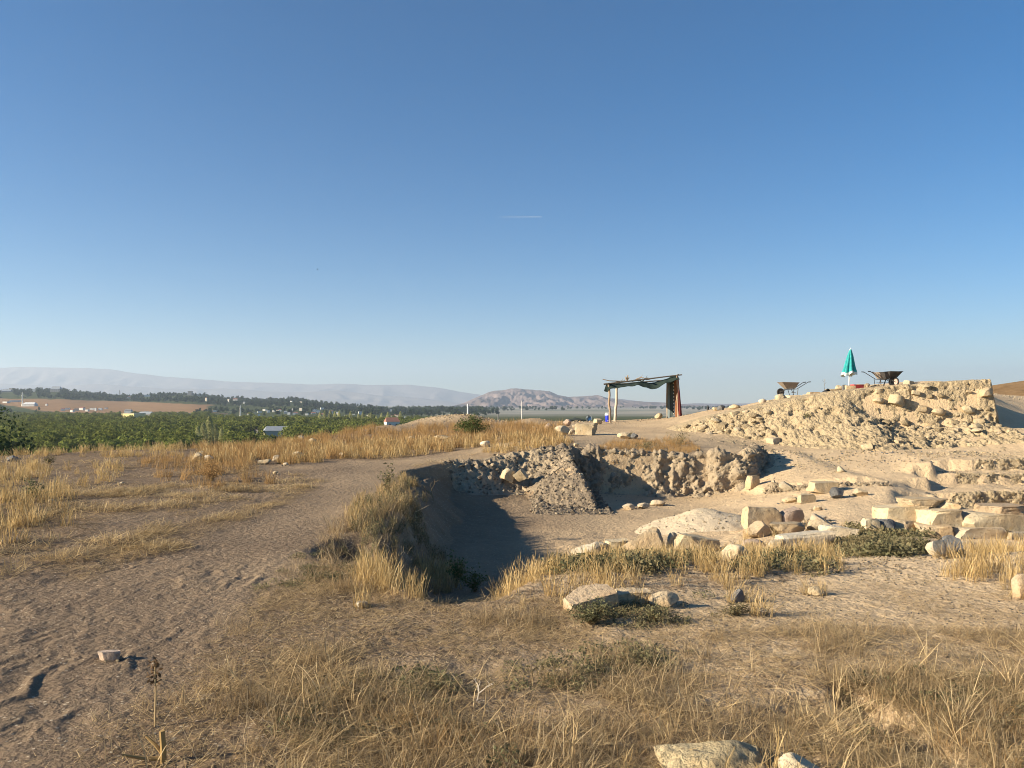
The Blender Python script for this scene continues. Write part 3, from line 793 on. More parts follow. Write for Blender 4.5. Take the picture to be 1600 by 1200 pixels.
# the right end turns a corner and stands almost upright
rn = grid_normals(RG); rn = np.where(rn[..., 2:3] < 0, -rn, rn)
far_e = np.clip((RG[..., 0] - 17.25) / .45, 0, 1)
fx = np.clip((RG[..., 0] - CRX[0]) / .6, 0, 1)
ampf = (np.clip((tv + 1.3) / .8, 0, 1) * np.where(tv < .12, .45, np.minimum(1, .45 + (tv - .12) * 1.6)))[:, None] * fx * np.clip((5.6 - tv[:, None]) / .6, 0, 1)
above = np.clip((RG[..., 2] - H(RG[..., 0], RG[..., 1], False) + .22) / .3, 0, 1)
def rugged(V, Nn, wr, seed):
    x, y, z = V[:, 0], V[:, 1], V[:, 2]
    f1, c1 = worley(x / .17, y / .17, z / .14, seed); f2, c2 = worley(x / .42 + 3, y / .42, z / .30, seed + 50); f3, c3 = worley(x / .075, y / .075, z / .075, seed + 70)
    big = fbm(x * .9, y * .9, z * 1.1, 4, seed + 9); mid = 1 - np.abs(fbm(x * 3.1, y * 3.1, z * 3.4, 4, seed + 11)) * 2.2
    fine = fbm(x * 9, y * 9, z * 10, 4, seed + 15, .6); rid = 1 - np.abs(fbm(x * 6, y * 6, z * 7, 3, seed + 17)) * 2.5
    earth = .15 * big + .05 * mid + .075 * fine + .012 * rid + .03 * (c3 - .5) - .03
    stony = .18 * big + .10 * mid + .075 * (c2 - .5) - .03 * f2 + .05 * fine + .035 * rid + .02 * (c3 - .5) - .05
    led = np.abs(vnoise(x * .7, y * .7, z * 4.6 + .4 * big, seed + 21)); stony = stony + .10 * (led - .35); earth = earth + .05 * (led - .35)
    h4, c4 = worley(x / .26 + 9, y / .26, z / .17, seed + 90)
    hole = -.16 * np.clip((c4 - .86) / .06, 0, 1) * np.clip(1.1 - h4 * 1.6, 0, 1) - .36 * np.clip((c2 - .74) / .1, 0, 1) * np.clip(1.0 - f2 * 1.5, 0, 1) * (.55 + .45 * wr)
    return V + Nn * (earth * (1 - wr) + stony * wr + hole)[:, None]
RV = rugged(RG.reshape(-1, 3), (rn * (ampf * above)[..., None]).reshape(-1, 3), sstep(12.0, 14.0, RG[..., 0]).ravel(), 401)
RV = RV.reshape(RG.shape)
# right end face: the last columns drop and curl back
endc = []
for k in range(1, 22):
    a = k / 21
    q = RV[:, -1].copy(); q[:, 0] += .22 * math.sin(a * 2.2) + .05 * vnoise(q[:, 1] * 4, q[:, 2] * 4, seed=k // 3)
    q[:, 2] = q[:, 2] * (1 - a) + (np.minimum(H(q[:, 0] + .4, q[:, 1], False), q[:, 2]) - .15) * a
    q[:, 1] += .35 * a
    endc.append(q)
RA = np.concatenate([RV] + [e_[:, None] for e_ in endc], 1)
ro = link('wall_core', mesh_np('wall_core', RA.reshape(-1, 3) - np.array(ruin.location), grid_quads(RA.shape[0], RA.shape[1]), True, None, [M['ruin']]), ruin)

STONES_V = [rock_mesh('rubble_stone', (1, 1, 1), k, 500 + i, None, 2, 1.2) for i, k in enumerate(['angular', 'block', 'round', 'angular', 'slab', 'angular', 'round', 'block'])]
wall_mats = [M['ruin'], M['cream'], M['buff'], M['tan'], M['ruin']]
WS = {}
def wall_stone(x, t, w, h, mi, seed, proud=.3):
    i = int(np.argmin(np.abs(tv - t))); j = int(np.argmin(np.abs(cs[:, 0] - x)))
    p = RV[i, j] + rn[i, j] * (w * (proud - .3))
    key = (seed % len(STONES_V), mi)
    if key not in WS:
        me = STONES_V[key[0]].copy(); me.materials.append(wall_mats[mi]); WS[key] = me
    r = random.Random(seed)
    o = link('stone', WS[key], ruin, Vector(p) - ruin.location, (r.uniform(-.35, .35), r.uniform(-.35, .35), r.uniform(-.6, .6)), (w, w * r.uniform(.7, 1), h))
    return o
r = random.Random(11)
placed = []
def try_stone(x, t, w, h, proud=.3):
    for a, b, c in placed:
        if abs(a - x) < (c + w) * .46 and abs(b - t) < (c + w) * (.38 if t > .5 else .16): return
    placed.append((x, t, w)); wall_stone(x, t, w, h, r.choice([0, 0, 0, 1, 1, 2, 3]), r.randrange(10 ** 6), proud)
# (px, py) of the larger stones that stand out of the face
for px, py, w in [(1400, 628, .62), (1372, 627, .42), (1465, 642, .5), (1512, 640, .55), (1540, 613, .6), (1545, 627, .45), (1548, 640, .5), (1500, 622, .34), (1470, 617, .3), (1440, 640, .35), (1458, 650, .35), (1430, 615, .3), (1520, 600, .4),
                  (1120, 659, .42), (1127, 668, .45), (1100, 668, .3), (1178, 650, .34), (1200, 645, .3), (1208, 690, .4), (1180, 700, .35), (1355, 700, .4), (1372, 700, .35), (1420, 600, .35), (1392, 612, .3), (1448, 603, .3), (1440, 690, .4), (1415, 660, .4), (1480, 660, .35), (1530, 660, .4), (1310, 660, .25)]:
    D = np.abs(800 + RV[..., 0] / RV[..., 1] * F - px) + np.abs(HY + (EYE - RV[..., 2]) / RV[..., 1] * F - py)
    i, j = np.unravel_index(np.argmin(D), D.shape)
    try_stone(RV[i, j, 0], tv[i], w, w * .6, .42)
for _ in range(2600):
    x = r.uniform(6.9, 17.6); right = x > 13.3
    t = r.choice([r.uniform(.02, .45), r.uniform(.02, .45), abs(r.gauss(0, 1.1))]) if right else r.choice([r.uniform(0, 1.2), r.uniform(0, 4.2)])
    if t > 4.2 or len(placed) > 240: continue
    if not right and (x > 9.6 or t > 1.3): continue
    w = .12 + .30 * r.random() ** 2
    try_stone(x, t, w, w * r.uniform(.45, .75), r.uniform(.12, .34))

# ------------------------------------------------------------------ loose stones, each a thing of its own
def put_stone(name, px, py, w, h, kind, mat, label, dep=None, yaw=0, tilt=(0, 0), d=None, sink=.12, seed=0, sub=None, group=None, rough=1.0, cat='stone'):
    """px, py: middle of the foot in the photo; w, h in photo pixels; dep: depth as a share of the width"""
    if d is None:
        x, y, z = hit(px, py)
    else:
        x, y, z = PX(px, d), d, ZZ(py, d)
    s = y / F
    W, Hh = w * s, h * s
    D = (dep or .8) * W
    sub = sub or (5 if w > 50 else 4 if w > 18 else 3 if w > 9 else 2)
    me = rock_mesh(name, (W * 1.04, D, Hh * (1 + sink)), kind, seed or int(px * 7 + py * 3), M[mat], sub, rough)
    if y < 24: FEET.append((x, y + D * .35, W, D))
    o = link(name, me, None, (x, y + D * .35, z + Hh * (.5 - sink * .5)), (R(tilt[0]), R(tilt[1]), R(yaw)))
    return tag(o, label, cat, group)

S = put_stone
FEET = []
# front of the picture
S('boulder', 1122, 1268, 190, 92, 'round', 'porous', 'rough porous yellow boulder at the bottom edge of the picture', .8, d=3.55, sub=5, rough=1.6, cat='boulder')
S('stone', 1254, 1240, 72, 52, 'round', 'cream', 'smooth pale stone just right of the porous boulder', .8, 8, (0, 14), d=3.5, sub=4)
S('stone', 168, 1033, 34, 13, 'slab', 'pink', 'small flat pinkish stone lying alone on the muddy track', .6, 8)
S('stone', 564, 951, 19, 11, 'angular', 'white', 'small white stone in straw left of the dark hollow', .8, 20)
S('stone', 924, 957, 84, 30, 'block', 'orange', 'long orange tan stone with a shrub growing in front of it', .7, 20, (8, -8), sink=.5)
S('stone', 990, 948, 52, 24, 'block', 'tan', 'flat tan stone in the middle of the front row beside the orange one', .6, 6)
S('stone', 1040, 951, 50, 24, 'angular', 'tan', 'tan stone with a dark shaded side at the right of the front row', .6, 10)
S('stone', 1154, 942, 26, 20, 'wedge', 'grey', 'small pointed grey stone in the dry weeds below the grass band', .6, 20)
S('stone', 1277, 932, 26, 14, 'round', 'cream', 'rounded pale stone half sunk in the bare slope')
S('stone', 1192, 964, 14, 12, 'angular', 'cream', 'pebble sized pale stone on the bare slope below the grass')
S('stone', 1602, 936, 26, 38, 'block', 'orange', 'tall orange stone cut off by the right edge of the picture')
# front row of the trench
S('stone', 925, 872, 66, 24, 'angular', 'white', 'whitish stone with dark lichen in front of the trench floor', .6, 5, rough=1.5)
S('stone', 965, 862, 40, 16, 'slab', 'cream', 'thin cream slab lying behind the lichened white stone', .7, 20)
S('stone_slab', 1010, 866, 72, 42, 'wedge', 'tan', 'pointed tan slab leaning upright with a dark right side', .42, -8, (-14, 0))
S('stone', 1050, 862, 26, 30, 'angular', 'buff', 'dark sided upright stone just right of the pointed slab', .7, 25)
S('stone_slab', 1092, 864, 78, 24, 'slab', 'cream', 'long flat cream slab at the foot of the sand heap', .5, 6, (0, 8))
S('stone', 1150, 884, 42, 32, 'round', 'cream', 'rounded cream stone standing at the left end of the rock group', .7)
S('stone', 1180, 868, 42, 24, 'round', 'pink', 'rounded pinkish stone between the cream and grey stones', .7)
S('stone', 1217, 866, 38, 22, 'round', 'buff', 'rounded buff stone touching the big grey white slab', .7)
S('stone_block', 1193, 828, 56, 36, 'block', 'tan', 'square tan block standing behind the rock group', .55, 8, (-4, 3))
S('stone', 1188, 840, 44, 24, 'wedge', 'tan', 'leaning tan stone under the square tan block', .7, 30)
S('stone_block', 1236, 824, 38, 27, 'block', 'pink', 'pinkish upright block with a slanting top right of the square one', .6, 14, (0, -14))
S('stone_slab', 1234, 836, 60, 18, 'slab', 'tan', 'flat layered tan slab lying below the two upright blocks', .6, 4)
S('stone_slab', 1281, 816, 28, 9, 'slab', 'white', 'small thin white slab behind the triangular stone', .8, 12)
S('stone', 1286, 832, 48, 27, 'wedge', 'buff', 'triangular buff stone behind the white block', .7, 160)
S('stone_block', 1312, 848, 56, 24, 'block', 'white', 'bright white block with a shrub against its right end', .6, -12, (0, 6))
S('stone_slab', 1261, 862, 84, 28, 'block', 'white', 'largest grey white slab in the middle of the rock group', .5, 6, (0, -4), rough=.7)
S('stone_block', 1364, 838, 24, 28, 'block', 'cream', 'squat cream block against the left side of the dark grey block', .8)
S('stone_block', 1386, 838, 30, 26, 'block', 'grey', 'square block painted dark grey as a face turned from the sun', .9, -22)  # shaded side of the block, its shade painted as dark stone
# built course of big blocks at the right
S('stone_block', 1414, 823, 70, 33, 'block', 'cream', 'bright cream block with a sloping top at the left end of the course', .8, -6, (0, -6), d=13.9, sub=4, rough=.7)
S('stone_block', 1473, 822, 70, 26, 'block', 'cream', 'long rounded cream block in the middle of the upper course', .75, 3, d=13.6, sub=4)
S('stone_block', 1556, 834, 112, 31, 'block', 'cream', 'largest block of the upper course with a straight lower edge', .55, 5, (0, 3), d=13.5, sub=4, rough=.6)
S('stone_slab', 1445, 793, 82, 14, 'slab', 'tan', 'thin dark edged slab laid on top of the cream blocks', .6, 4, (0, 2), d=13.9)
S('stone', 1489, 797, 34, 11, 'angular', 'tan', 'small tan stone beside the thin slab on the blocks', .8, d=13.8)
S('stone_slab', 1580, 806, 96, 16, 'slab', 'orange', 'reddish orange slab lying on the largest block', .6, 2, d=13.7)
S('stone_block', 1416, 840, 52, 26, 'angular', 'tan', 'rough tan block under the sloping cream block', .8, 10, d=13.6)
S('stone_block', 1466, 843, 54, 24, 'block', 'tan', 'rectangular tan block under the long rounded block', .8, -3, d=13.4)
S('stone_block', 1536, 848, 84, 24, 'block', 'buff', 'buff block of the lower course with a dark gap at its right', .6, 2, d=13.3)
S('stone_block', 1606, 860, 56, 28, 'block', 'buff', 'last buff block of the lower course at the right edge', .7, 2, d=13.2)
S('stone_slab', 1440, 858, 70, 12, 'slab', 'orange', 'flat orange slab showing behind the dark shrub', .7, 3)
S('stone', 1468, 872, 34, 30, 'angular', 'white', 'tilted white stone at the right end of the dark shrub', .8, 30, (10, 20))
S('stone', 1495, 870, 36, 32, 'angular', 'grey', 'dark blue grey stone in deep shade right of the shrub', .8, -10)  # the dark grey also paints the shadow on this rock
S('stone', 1516, 860, 30, 14, 'angular', 'buff', 'small buff stone behind the dark blue grey one', .8)
# middle of the trench and the yard before the ruin
S('stone', 1262, 786, 26, 14, 'block', 'cream', 'small cream block with a shadow on the yard floor', .8, 8)
S('stone', 1236, 786, 24, 10, 'round', 'cream', 'low cream stone left of the small cream block', .8)
S('stone', 1231, 768, 26, 15, 'wedge', 'buff', 'slanting buff stone against the low earth step', .7, 150)
S('stone', 1177, 764, 18, 20, 'block', 'tan', 'upright tan stone at the corner of the earth bank', .8, 20)
S('stone', 1290, 770, 44, 16, 'block', 'cream', 'pale low block under the earth step', .8, 3)
S('stone', 1309, 780, 22, 18, 'angular', 'grey', 'dark grey stone put in as the shade of the hollow under the step', .9)  # dark stone added to stand for the shade in the hollow
S('stone', 1346, 776, 24, 12, 'angular', 'cream', 'pale stone right of the dark hollow under the step', .8)
S('stone', 1315, 738, 13, 10, 'wedge', 'cream', 'lone pointed pale stone on the open yard floor', .9, 160)
S('stone', 1278, 798, 14, 7, 'angular', 'cream', 'small pale stone alone in front of the yard blocks')
S('stone', 984, 797, 22, 9, 'round', 'buff', 'left stone of the shaded row on the trench floor', .9)
S('stone', 1006, 795, 20, 9, 'round', 'buff', 'middle stone of the shaded row on the trench floor', .9)
S('stone', 1030, 791, 24, 9, 'round', 'buff', 'right stone of the shaded row on the trench floor', .9)
S('stone', 794, 750, 19, 17, 'block', 'cream', 'left one of two pale stones stuck in the trench back wall', .8, 25, (0, 25), d=21.2)
S('stone', 813, 751, 18, 16, 'block', 'cream', 'right one of two pale stones stuck in the trench back wall', .8, -20, (10, -30), d=21.1)
S('stone', 908, 748, 9, 9, 'round', 'cream', 'small pale stone on the edge of the spoil ridge', d=20.6)
S('stone', 901, 698, 9, 6, 'angular', 'cream', 'small pale stone at the top of the spoil ridge', 1.2)
# around the shelter and along the crest
S('boulder', 915, 680, 34, 19, 'block', 'cream', 'big square cream boulder casting a long shadow near the shelter', .7, -26, sub=4, cat='boulder')
S('boulder', 879, 681, 24, 16, 'angular', 'cream', 'jagged cream boulder in the grass left of the square one', .8, cat='boulder')
S('stone', 887, 666, 14, 11, 'round', 'pink', 'pinkish cream stone behind the jagged boulder')
S('stone', 857, 673, 13, 12, 'round', 'pink', 'rounded pink stone standing in the brown grass', .8)
S('stone', 836, 673, 8, 7, 'block', 'cream', 'little square stone left of the rounded pink one')
S('stone', 846, 675, 20, 4, 'slab', 'cream', 'flat strip of stone before the rounded pink one')
S('stone', 893, 679, 9, 8, 'angular', 'buff', 'small buff stone between the two big boulders')
S('stone', 898, 669, 8, 6, 'angular', 'buff', 'small buff stone touching the square boulder from behind')
S('stone', 934, 663, 15, 10, 'angular', 'cream', 'angular cream stone left of the blue cooler', .9, 30)
S('stone', 977, 686, 27, 10, 'round', 'cream', 'low oval cream stone with a weed on the path to the shelter', .7)
S('stone', 758, 699, 17, 11, 'round', 'white', 'round white stone in the golden grass strip', .8, cat='stone')
S('stone', 992, 687, 12, 10, 'angular', 'grey', 'grey stone at the right end of the low oval one')
S('stone', 1030, 655, 13, 9, 'angular', 'cream', 'pointed cream stone at the foot of the shelter side', .9)
for a in [(1119, 642, 11, 6, 'round', 'cream', 'leftmost pale stone on the crest left of the dark one'),
          (1128, 641, 13, 8, 'angular', 'grey', 'dark grey stone among pale ones on the crest'),
          (1149, 640, 18, 8, 'round', 'cream', 'long smooth pale stone on the crest right of the dark one'),
          (1192, 632, 13, 9, 'round', 'white', 'round white stone alone on the crest below the lone wheelbarrow'),
          (1205, 631, 14, 6, 'round', 'cream', 'low cream stone between the white one and the lone wheelbarrow'),
          (1222, 629, 20, 14, 'round', 'cream', 'round cream stone hiding the wheel of the lone wheelbarrow'),
          (1242, 625, 20, 8, 'block', 'cream', 'flat cream block under the tray of the lone wheelbarrow'),
          (1259, 622, 12, 6, 'round', 'buff', 'low buff stone under the handles of the lone wheelbarrow'),
          (1273, 621, 20, 9, 'block', 'orange', 'orange cream block left of the black bucket on the crest'),
          (1304, 615, 22, 8, 'block', 'cream', 'low cream block right of the black bucket'),
          (1313, 613, 12, 12, 'angular', 'cream', 'slanting cream stone left of the parasol pole'),
          (1328, 613, 16, 11, 'block', 'cream', 'square cream block in front of the parasol pole'),
          (1347, 609, 12, 9, 'block', 'cream', 'cream block right of the red crate'),
          (1356, 606, 9, 8, 'angular', 'buff', 'buff stone left of the black hose by the wheelbarrows'),
          (1371, 606, 16, 6, 'round', 'cream', 'low pale stone below the black hose')]:
    S('stone', *a)
for a in [(306, 722, 18, 14, 'angular', 'cream', 'leftmost pale stone of the small heap in the brown grass'), (323, 723, 16, 12, 'angular', 'white', 'whitest stone of the small heap in the brown grass'),
          (314, 714, 14, 9, 'angular', 'cream', 'hindmost stone of the small heap in the brown grass'), (412, 726, 20, 8, 'angular', 'cream', 'long cream stone at the bend of the track'),
          (431, 720, 14, 9, 'angular', 'white', 'white stone above the long cream one at the bend'), (446, 728, 8, 5, 'round', 'white', 'tiny white stone beside the track bend'),
          (464, 716, 20, 10, 'angular', 'cream', 'flat cream boulder where the track enters the grass'), (533, 713, 9, 6, 'angular', 'white', 'small white stone alone by the far end of the track'),
          (470, 678, 12, 9, 'angular', 'white', 'pointed white stone on the grassy skyline near the grey roofs'), (488, 694, 13, 9, 'round', 'cream', 'round cream stone in the tall brown grass'),
          (79, 786, 12, 6, 'round', 'cream', 'small cream stone at the edge of the left grass patch'), (17, 722, 22, 10, 'angular', 'grey', 'pale grey rock under the dark tree at the left edge'),
          (640, 690, 16, 8, 'round', 'cream', 'low cream stone in the brown grass below the spoil mound'), (690, 688, 26, 8, 'round', 'cream', 'long low cream stone in the brown grass below the spoil mound'), (190, 757, 8, 4, 'round', 'white', 'tiny white stone on the bare knoll at the left'),
          (430, 741, 8, 5, 'round', 'cream', 'tiny cream stone on the straw below the bend')]:
    S('stone', *a)

# sieved sand heap in the trench
x0, y0, z0 = hit(1105, 826)
g = np.linspace(-1.6, 1.6, 110); QX, QY = np.meshgrid(g, g)
rr = np.sqrt((QX / 1.25) ** 2 + (QY / 1.15) ** 2)
hh = (.36 + .05 * fbm(QX * 1.3 + 5, QY * 1.3, octv=2, seed=87)) * np.clip(1 - rr, -.2, 1) ; hh = np.where(rr < .25, .36 * (1 - .25) + .05 * (1 - (rr / .25) ** 2) * .7, hh) + .035 * fbm(QX * 3, QY * 3, octv=5, seed=88)
QZ = H(QX + x0, QY + y0 + .7, False) - z0 + np.maximum(hh, -.08)
tag(link('sand_heap', mesh_np('sand_heap', np.stack([QX, QY, QZ], -1).reshape(-1, 3), grid_quads(110, 110), True, None, [M['sand']]), None, (x0, y0 + .7, z0)), 'pale smooth heap of sieved sand on the trench floor', 'sand heap')
sand_pts = (np.stack([QX + x0, QY + y0 + .7, QZ + z0], -1).reshape(-1, 3), rr.ravel())

# ------------------------------------------------------------------ shelter
M['wood'] = plain_mat('weathered_wood', (.34, .25, .17), .85, grime=.5, scale=14)
M['darkwood'] = plain_mat('dark_wood', (.10, .08, .06), .9, grime=.5, scale=14)
M['palewood'] = plain_mat('peeled_wood', (.52, .45, .36), .8, grime=.35, scale=14)
M['net'] = plain_mat('green_shade_net', (.016, .030, .024), .9, grime=.3, scale=5)
M['darkcloth'] = plain_mat('dark_grey_cloth', (.045, .06, .06), .9, grime=.4, scale=5)
M['greycloth'] = plain_mat('grey_cloth', (.13, .16, .17), .9, grime=.4, scale=5)
M['orangecloth'] = plain_mat('orange_blanket', (.21, .095, .04), .9, grime=.6, scale=4, dirt=(.13, .045, .025))
M['redcloth'] = plain_mat('red_blanket', (.13, .022, .02), .9, grime=.4, scale=4)
def pt(px, py, d): return Vector((PX(px, d), d, ZZ(py, d)))
def gz(px, d): return Vector((PX(px, d), d, hz(PX(px, d), d)))
FL, BL, FR, BR = gz(954, 40.3), gz(961, 42.6), gz(1060, 40.2), gz(1043, 42.4)
shel = empty('shade_shelter', FL)
tag(shel, 'makeshift shade shelter of rough poles with a sagging green net roof', 'shelter')
def pole(name, a, b, r0, r1, mat, wob=.03, seed=1, parent=shel):
    rr_ = random.Random(seed); n = 9
    pts = [a.lerp(b, i / (n - 1)) + (Vector((rr_.uniform(-wob, wob), rr_.uniform(-wob, wob), 0)) if 0 < i < n - 1 else Vector()) - parent.location for i in range(n)]
    m_ = MB(); m_.tube(pts, [r0 + (r1 - r0) * i / (n - 1) for i in range(n)], 8)
    return link(name, m_.mesh(name, mat, True), parent)
T = [pt(951, 601, 40.3), pt(964, 602, 42.6), pt(1058, 588, 40.2), pt(1043, 595, 42.4)]
dn = Vector((0, 0, -.15))
pole('post', FL + dn, T[0], .065, .05, M['wood'], .025, 3)
pole('post', BL + dn, T[1], .085, .06, M['palewood'], .02, 4)
pole('post', FR + dn, T[2], .06, .05, M['wood'], .03, 5)
pole('post', BR + dn, T[3], .06, .05, M['wood'], .03, 6)
up = Vector((0, 0, .05))
for a, b, s_ in ((T[0], T[2], 1), (T[1], T[3], 2), (T[0], T[1], 3), (T[2], T[3], 4), (T[0].lerp(T[2], .5), T[1].lerp(T[3], .5), 5)):
    v = (b - a).normalized() * .25
    pole('beam', a - v + up, b + v + up, .04, .03, M['darkwood'], .03, 10 + s_)
# net roof: a sagging sheet with a hanging front edge and a deep belly right of the middle
nu, nv_ = 60, 26
G_ = np.zeros((nv_, nu, 3))
for j in range(nv_):
    v = j / (nv_ - 1)
    for i in range(nu):
        u = -.05 + 1.07 * i / (nu - 1)
        vv = -.12 + 1.2 * v
        p = T[0].lerp(T[2], u).lerp(T[1].lerp(T[3], u), vv)
        sag = .12 * math.sin(math.pi * min(max(u * 2 % 1, 0), 1)) + .32 * math.exp(-((u - .62) / .16) ** 2) * (1 - .4 * abs(v - .3))
        hang = (max(0, .16 - v) / .16) * (.22 + .24 * math.exp(-((u - .64) / .13) ** 2) + .07 * abs(float(vnoise(np.array([u * 9]), np.array([0.]), seed=4)[0])) + (.12 if u < .02 else 0))
        G_[j, i] = (p.x, p.y, p.z + .07 - sag * (.35 + .65 * math.sin(math.pi * v)) - hang + .035 * float(vnoise(np.array([u * 14]), np.array([v * 5]), seed=9)[0]))
G_ -= np.array(shel.location)
nrm = grid_normals(G_); nrm *= np.sign(nrm[..., 2:3] + 1e-6)
me = mesh_np('net_roof', np.concatenate([G_.reshape(-1, 3), (G_ - nrm * .02).reshape(-1, 3)]), np.concatenate([grid_quads(nv_, nu), grid_quads(nv_, nu, True) + nu * nv_]), True, None, [M['net']])
link('net_roof', me, shel)
# branches thrown on the roof
rr_ = random.Random(5)
for k in range(7):
    u = [.02, .12, .3, .34, .40, .45, .5, .56, .62, .7, .78, .85, .9, .95, .08][k]; v = rr_.uniform(.1, .9)
    p = T[0].lerp(T[2], u).lerp(T[1].lerp(T[3], u), v) + Vector((0, 0, .12)); a = rr_.uniform(-.5, .5); L_ = rr_.uniform(.3, .65)
    q = p + Vector((math.cos(a) * L_, math.sin(a) * L_, rr_.uniform(.0, .10)))
    b_ = MB(); b_.tube([p - shel.location, p.lerp(q, .5) - shel.location + Vector((0, 0, .04)), q - shel.location], [.028, .022, .012], 5)
    b_.tube([p.lerp(q, .6) - shel.location, p.lerp(q, .75) - shel.location + Vector((.03, .05, .16))], [.015, .008], 4)
    link('branch', b_.mesh('branch', M['darkwood'] if k % 4 else M['wood']), shel)
b_ = MB(); p = T[0] + Vector((-.28, .2, .28)); b_.tube([p - shel.location, p + Vector((.35, 0, -.08)) - shel.location, p + Vector((.9, .1, -.1)) - shel.location], [.02, .025, .03], 5); link('branch', b_.mesh('branch', M['wood']), shel)
b_ = MB(); p = T[0].lerp(T[2], .33).lerp(T[1], .3) + Vector((0, 0, .1))
for dx, dz in ((-.06, .22), (.05, .30), (.12, .18)): b_.tube([p - shel.location, p + Vector((dx, 0, dz)) - shel.location], [.04, .03], 5)
link('branch', b_.mesh('branch', M['wood'], True), shel)
# hanging cloths on the right side
def cloth(name, a, b, ta, tb, mat, folds, amp, seed):
    n, m_ = 40, 18
    g_ = np.zeros((m_, n, 3))
    nor = Vector((b - a).to_tuple()).cross(Vector((0, 0, 1))).normalized()
    for j in range(m_):
        v = j / (m_ - 1)
        for i in range(n):
            u = i / (n - 1)
            p = ta.lerp(tb, u).lerp(a.lerp(b, u), v) + nor * (amp * (.3 + v) * math.sin(u * folds * 6.28 + seed + v * 1.2) + amp * .6 * math.sin(u * folds * 2.3 * 6.28 + v * 3))
            g_[j, i] = p - shel.location
    g_[-1, :, 2] += .05 * np.sin(np.linspace(0, 9, n))
    nn_ = grid_normals(g_)
    V_ = np.concatenate([g_.reshape(-1, 3), (g_ - nn_ * .012).reshape(-1, 3)])
    return link(name, mesh_np(name, V_, np.concatenate([grid_quads(m_, n), grid_quads(m_, n, True) + n * m_]), True, None, [mat]), shel)
zz = Vector((0, 0, .03))
M['lace'] = plain_mat('pale_lacing', (.6, .55, .48), .9)
def L2(a, b, t): return a.lerp(b, t)
cloth('side_curtain', L2(BR, FR, -.05) + zz, L2(BR, FR, .30) + zz, L2(T[3], T[2], -.05), L2(T[3], T[2], .30), M['greycloth'], 2, .03, 1)
cloth('side_curtain', L2(BR, FR, .30) + zz, L2(BR, FR, .68) + zz * 9, L2(T[3], T[2], .30), L2(T[3], T[2], .72), M['darkcloth'], 2, .035, 2)
cloth('side_curtain', L2(BR, FR, .70) + zz, L2(BR, FR, .98) + zz, L2(T[3], T[2], .74), L2(T[3], T[2], .97), M['orangecloth'], 1.5, .035, 3)
cloth('side_curtain', FR + Vector((-.02, -.06, .03)), FR + Vector((.22, .03, .03)), T[2] + Vector((-.02, -.05, 0)), T[2] + Vector((.05, .02, 0)), M['redcloth'], 1, .03, 4)
for k in range(11):
    b_ = MB()
    p = L2(T[3], T[2], .735).lerp(L2(BR, FR, .70), .06 + k * .085) - shel.location
    b_.box(p + Vector((-.05, 0, 0)), (.05, .05, .07), k)
    link('lacing_knot', b_.mesh('lacing_knot', M['lace']), shel)

# water cooler, tin pan, sheet
M['blue'] = plain_mat('blue_plastic', (.02, .04, .52), .35, grime=.15, spec=.5)
M['whitep'] = plain_mat('white_plastic', (.75, .75, .74), .4, grime=.15, spec=.5)
M['blackp'] = plain_mat('black_rubber', (.02, .02, .022), .6, grime=.3, dirt=(.08, .07, .06))
M['tin'] = plain_mat('dull_tin', (.42, .47, .5), .38, .7, grime=.4)
c0 = gz(949.5, 41.6)
cool = tag(empty('water_cooler', c0), 'blue water cooler with a white lid beside the left shelter posts', 'cooler')
m_ = MB(); m_.lathe([(.0, -.03), (.10, -.03), (.115, .0), (.125, .2), (.127, .33), (.12, .335)], 24); link('body', m_.mesh('body', M['blue'], True), cool)
m_ = MB(); m_.lathe([(.118, .33), (.13, .338), (.132, .40), (.12, .425), (.05, .435), (0, .435)], 24); link('lid', m_.mesh('lid', M['whitep'], True), cool)
m_ = MB(); m_.tube([(0, -.12, .07), (0, -.17, .07), (0, -.175, .03)], .016, 6); link('spigot', m_.mesh('spigot', M['whitep']), cool)
m_ = MB(); m_.tube([(-.128, 0, .3), (-.15, 0, .38), (-.1, 0, .48), (.1, 0, .48), (.15, 0, .38), (.128, 0, .3)], .008, 5); link('handle', m_.mesh('handle', M['whitep']), cool)
x, y, z = hit(920.5, 658)
pan = tag(empty('tin_pan', (x, y, z + .16)), 'dented tin pan lying on its side left of the cooler', 'pan')
ax = Vector((-.35, -1, .25)).normalized()
m_ = MB(); m_.lathe([(0, -.16), (.11, -.16), (.165, .05), (.18, .06), (.175, .066), (.158, .05), (.105, -.148), (0, -.148)], 24, axis=ax); link('bowl', m_.mesh('bowl', M['tin'], True), pan)
x, y, z = hit(898, 656)
m_ = MB(); rr_ = random.Random(3)
for k in range(5):
    m_.tube([(-.55 + k * .12, .1 * k - .2, .06), (0, .1 * k - .25, .09 + .02 * k), (.6, .1 * k - .2, .05)], [.05, .06, .04], 6)
tag(link('tarp_roll', m_.mesh('tarp_roll', M['darkcloth'], True), None, (x, y, z)), 'dark rolled up sheet lying on the crest left of the tin pan', 'tarp')

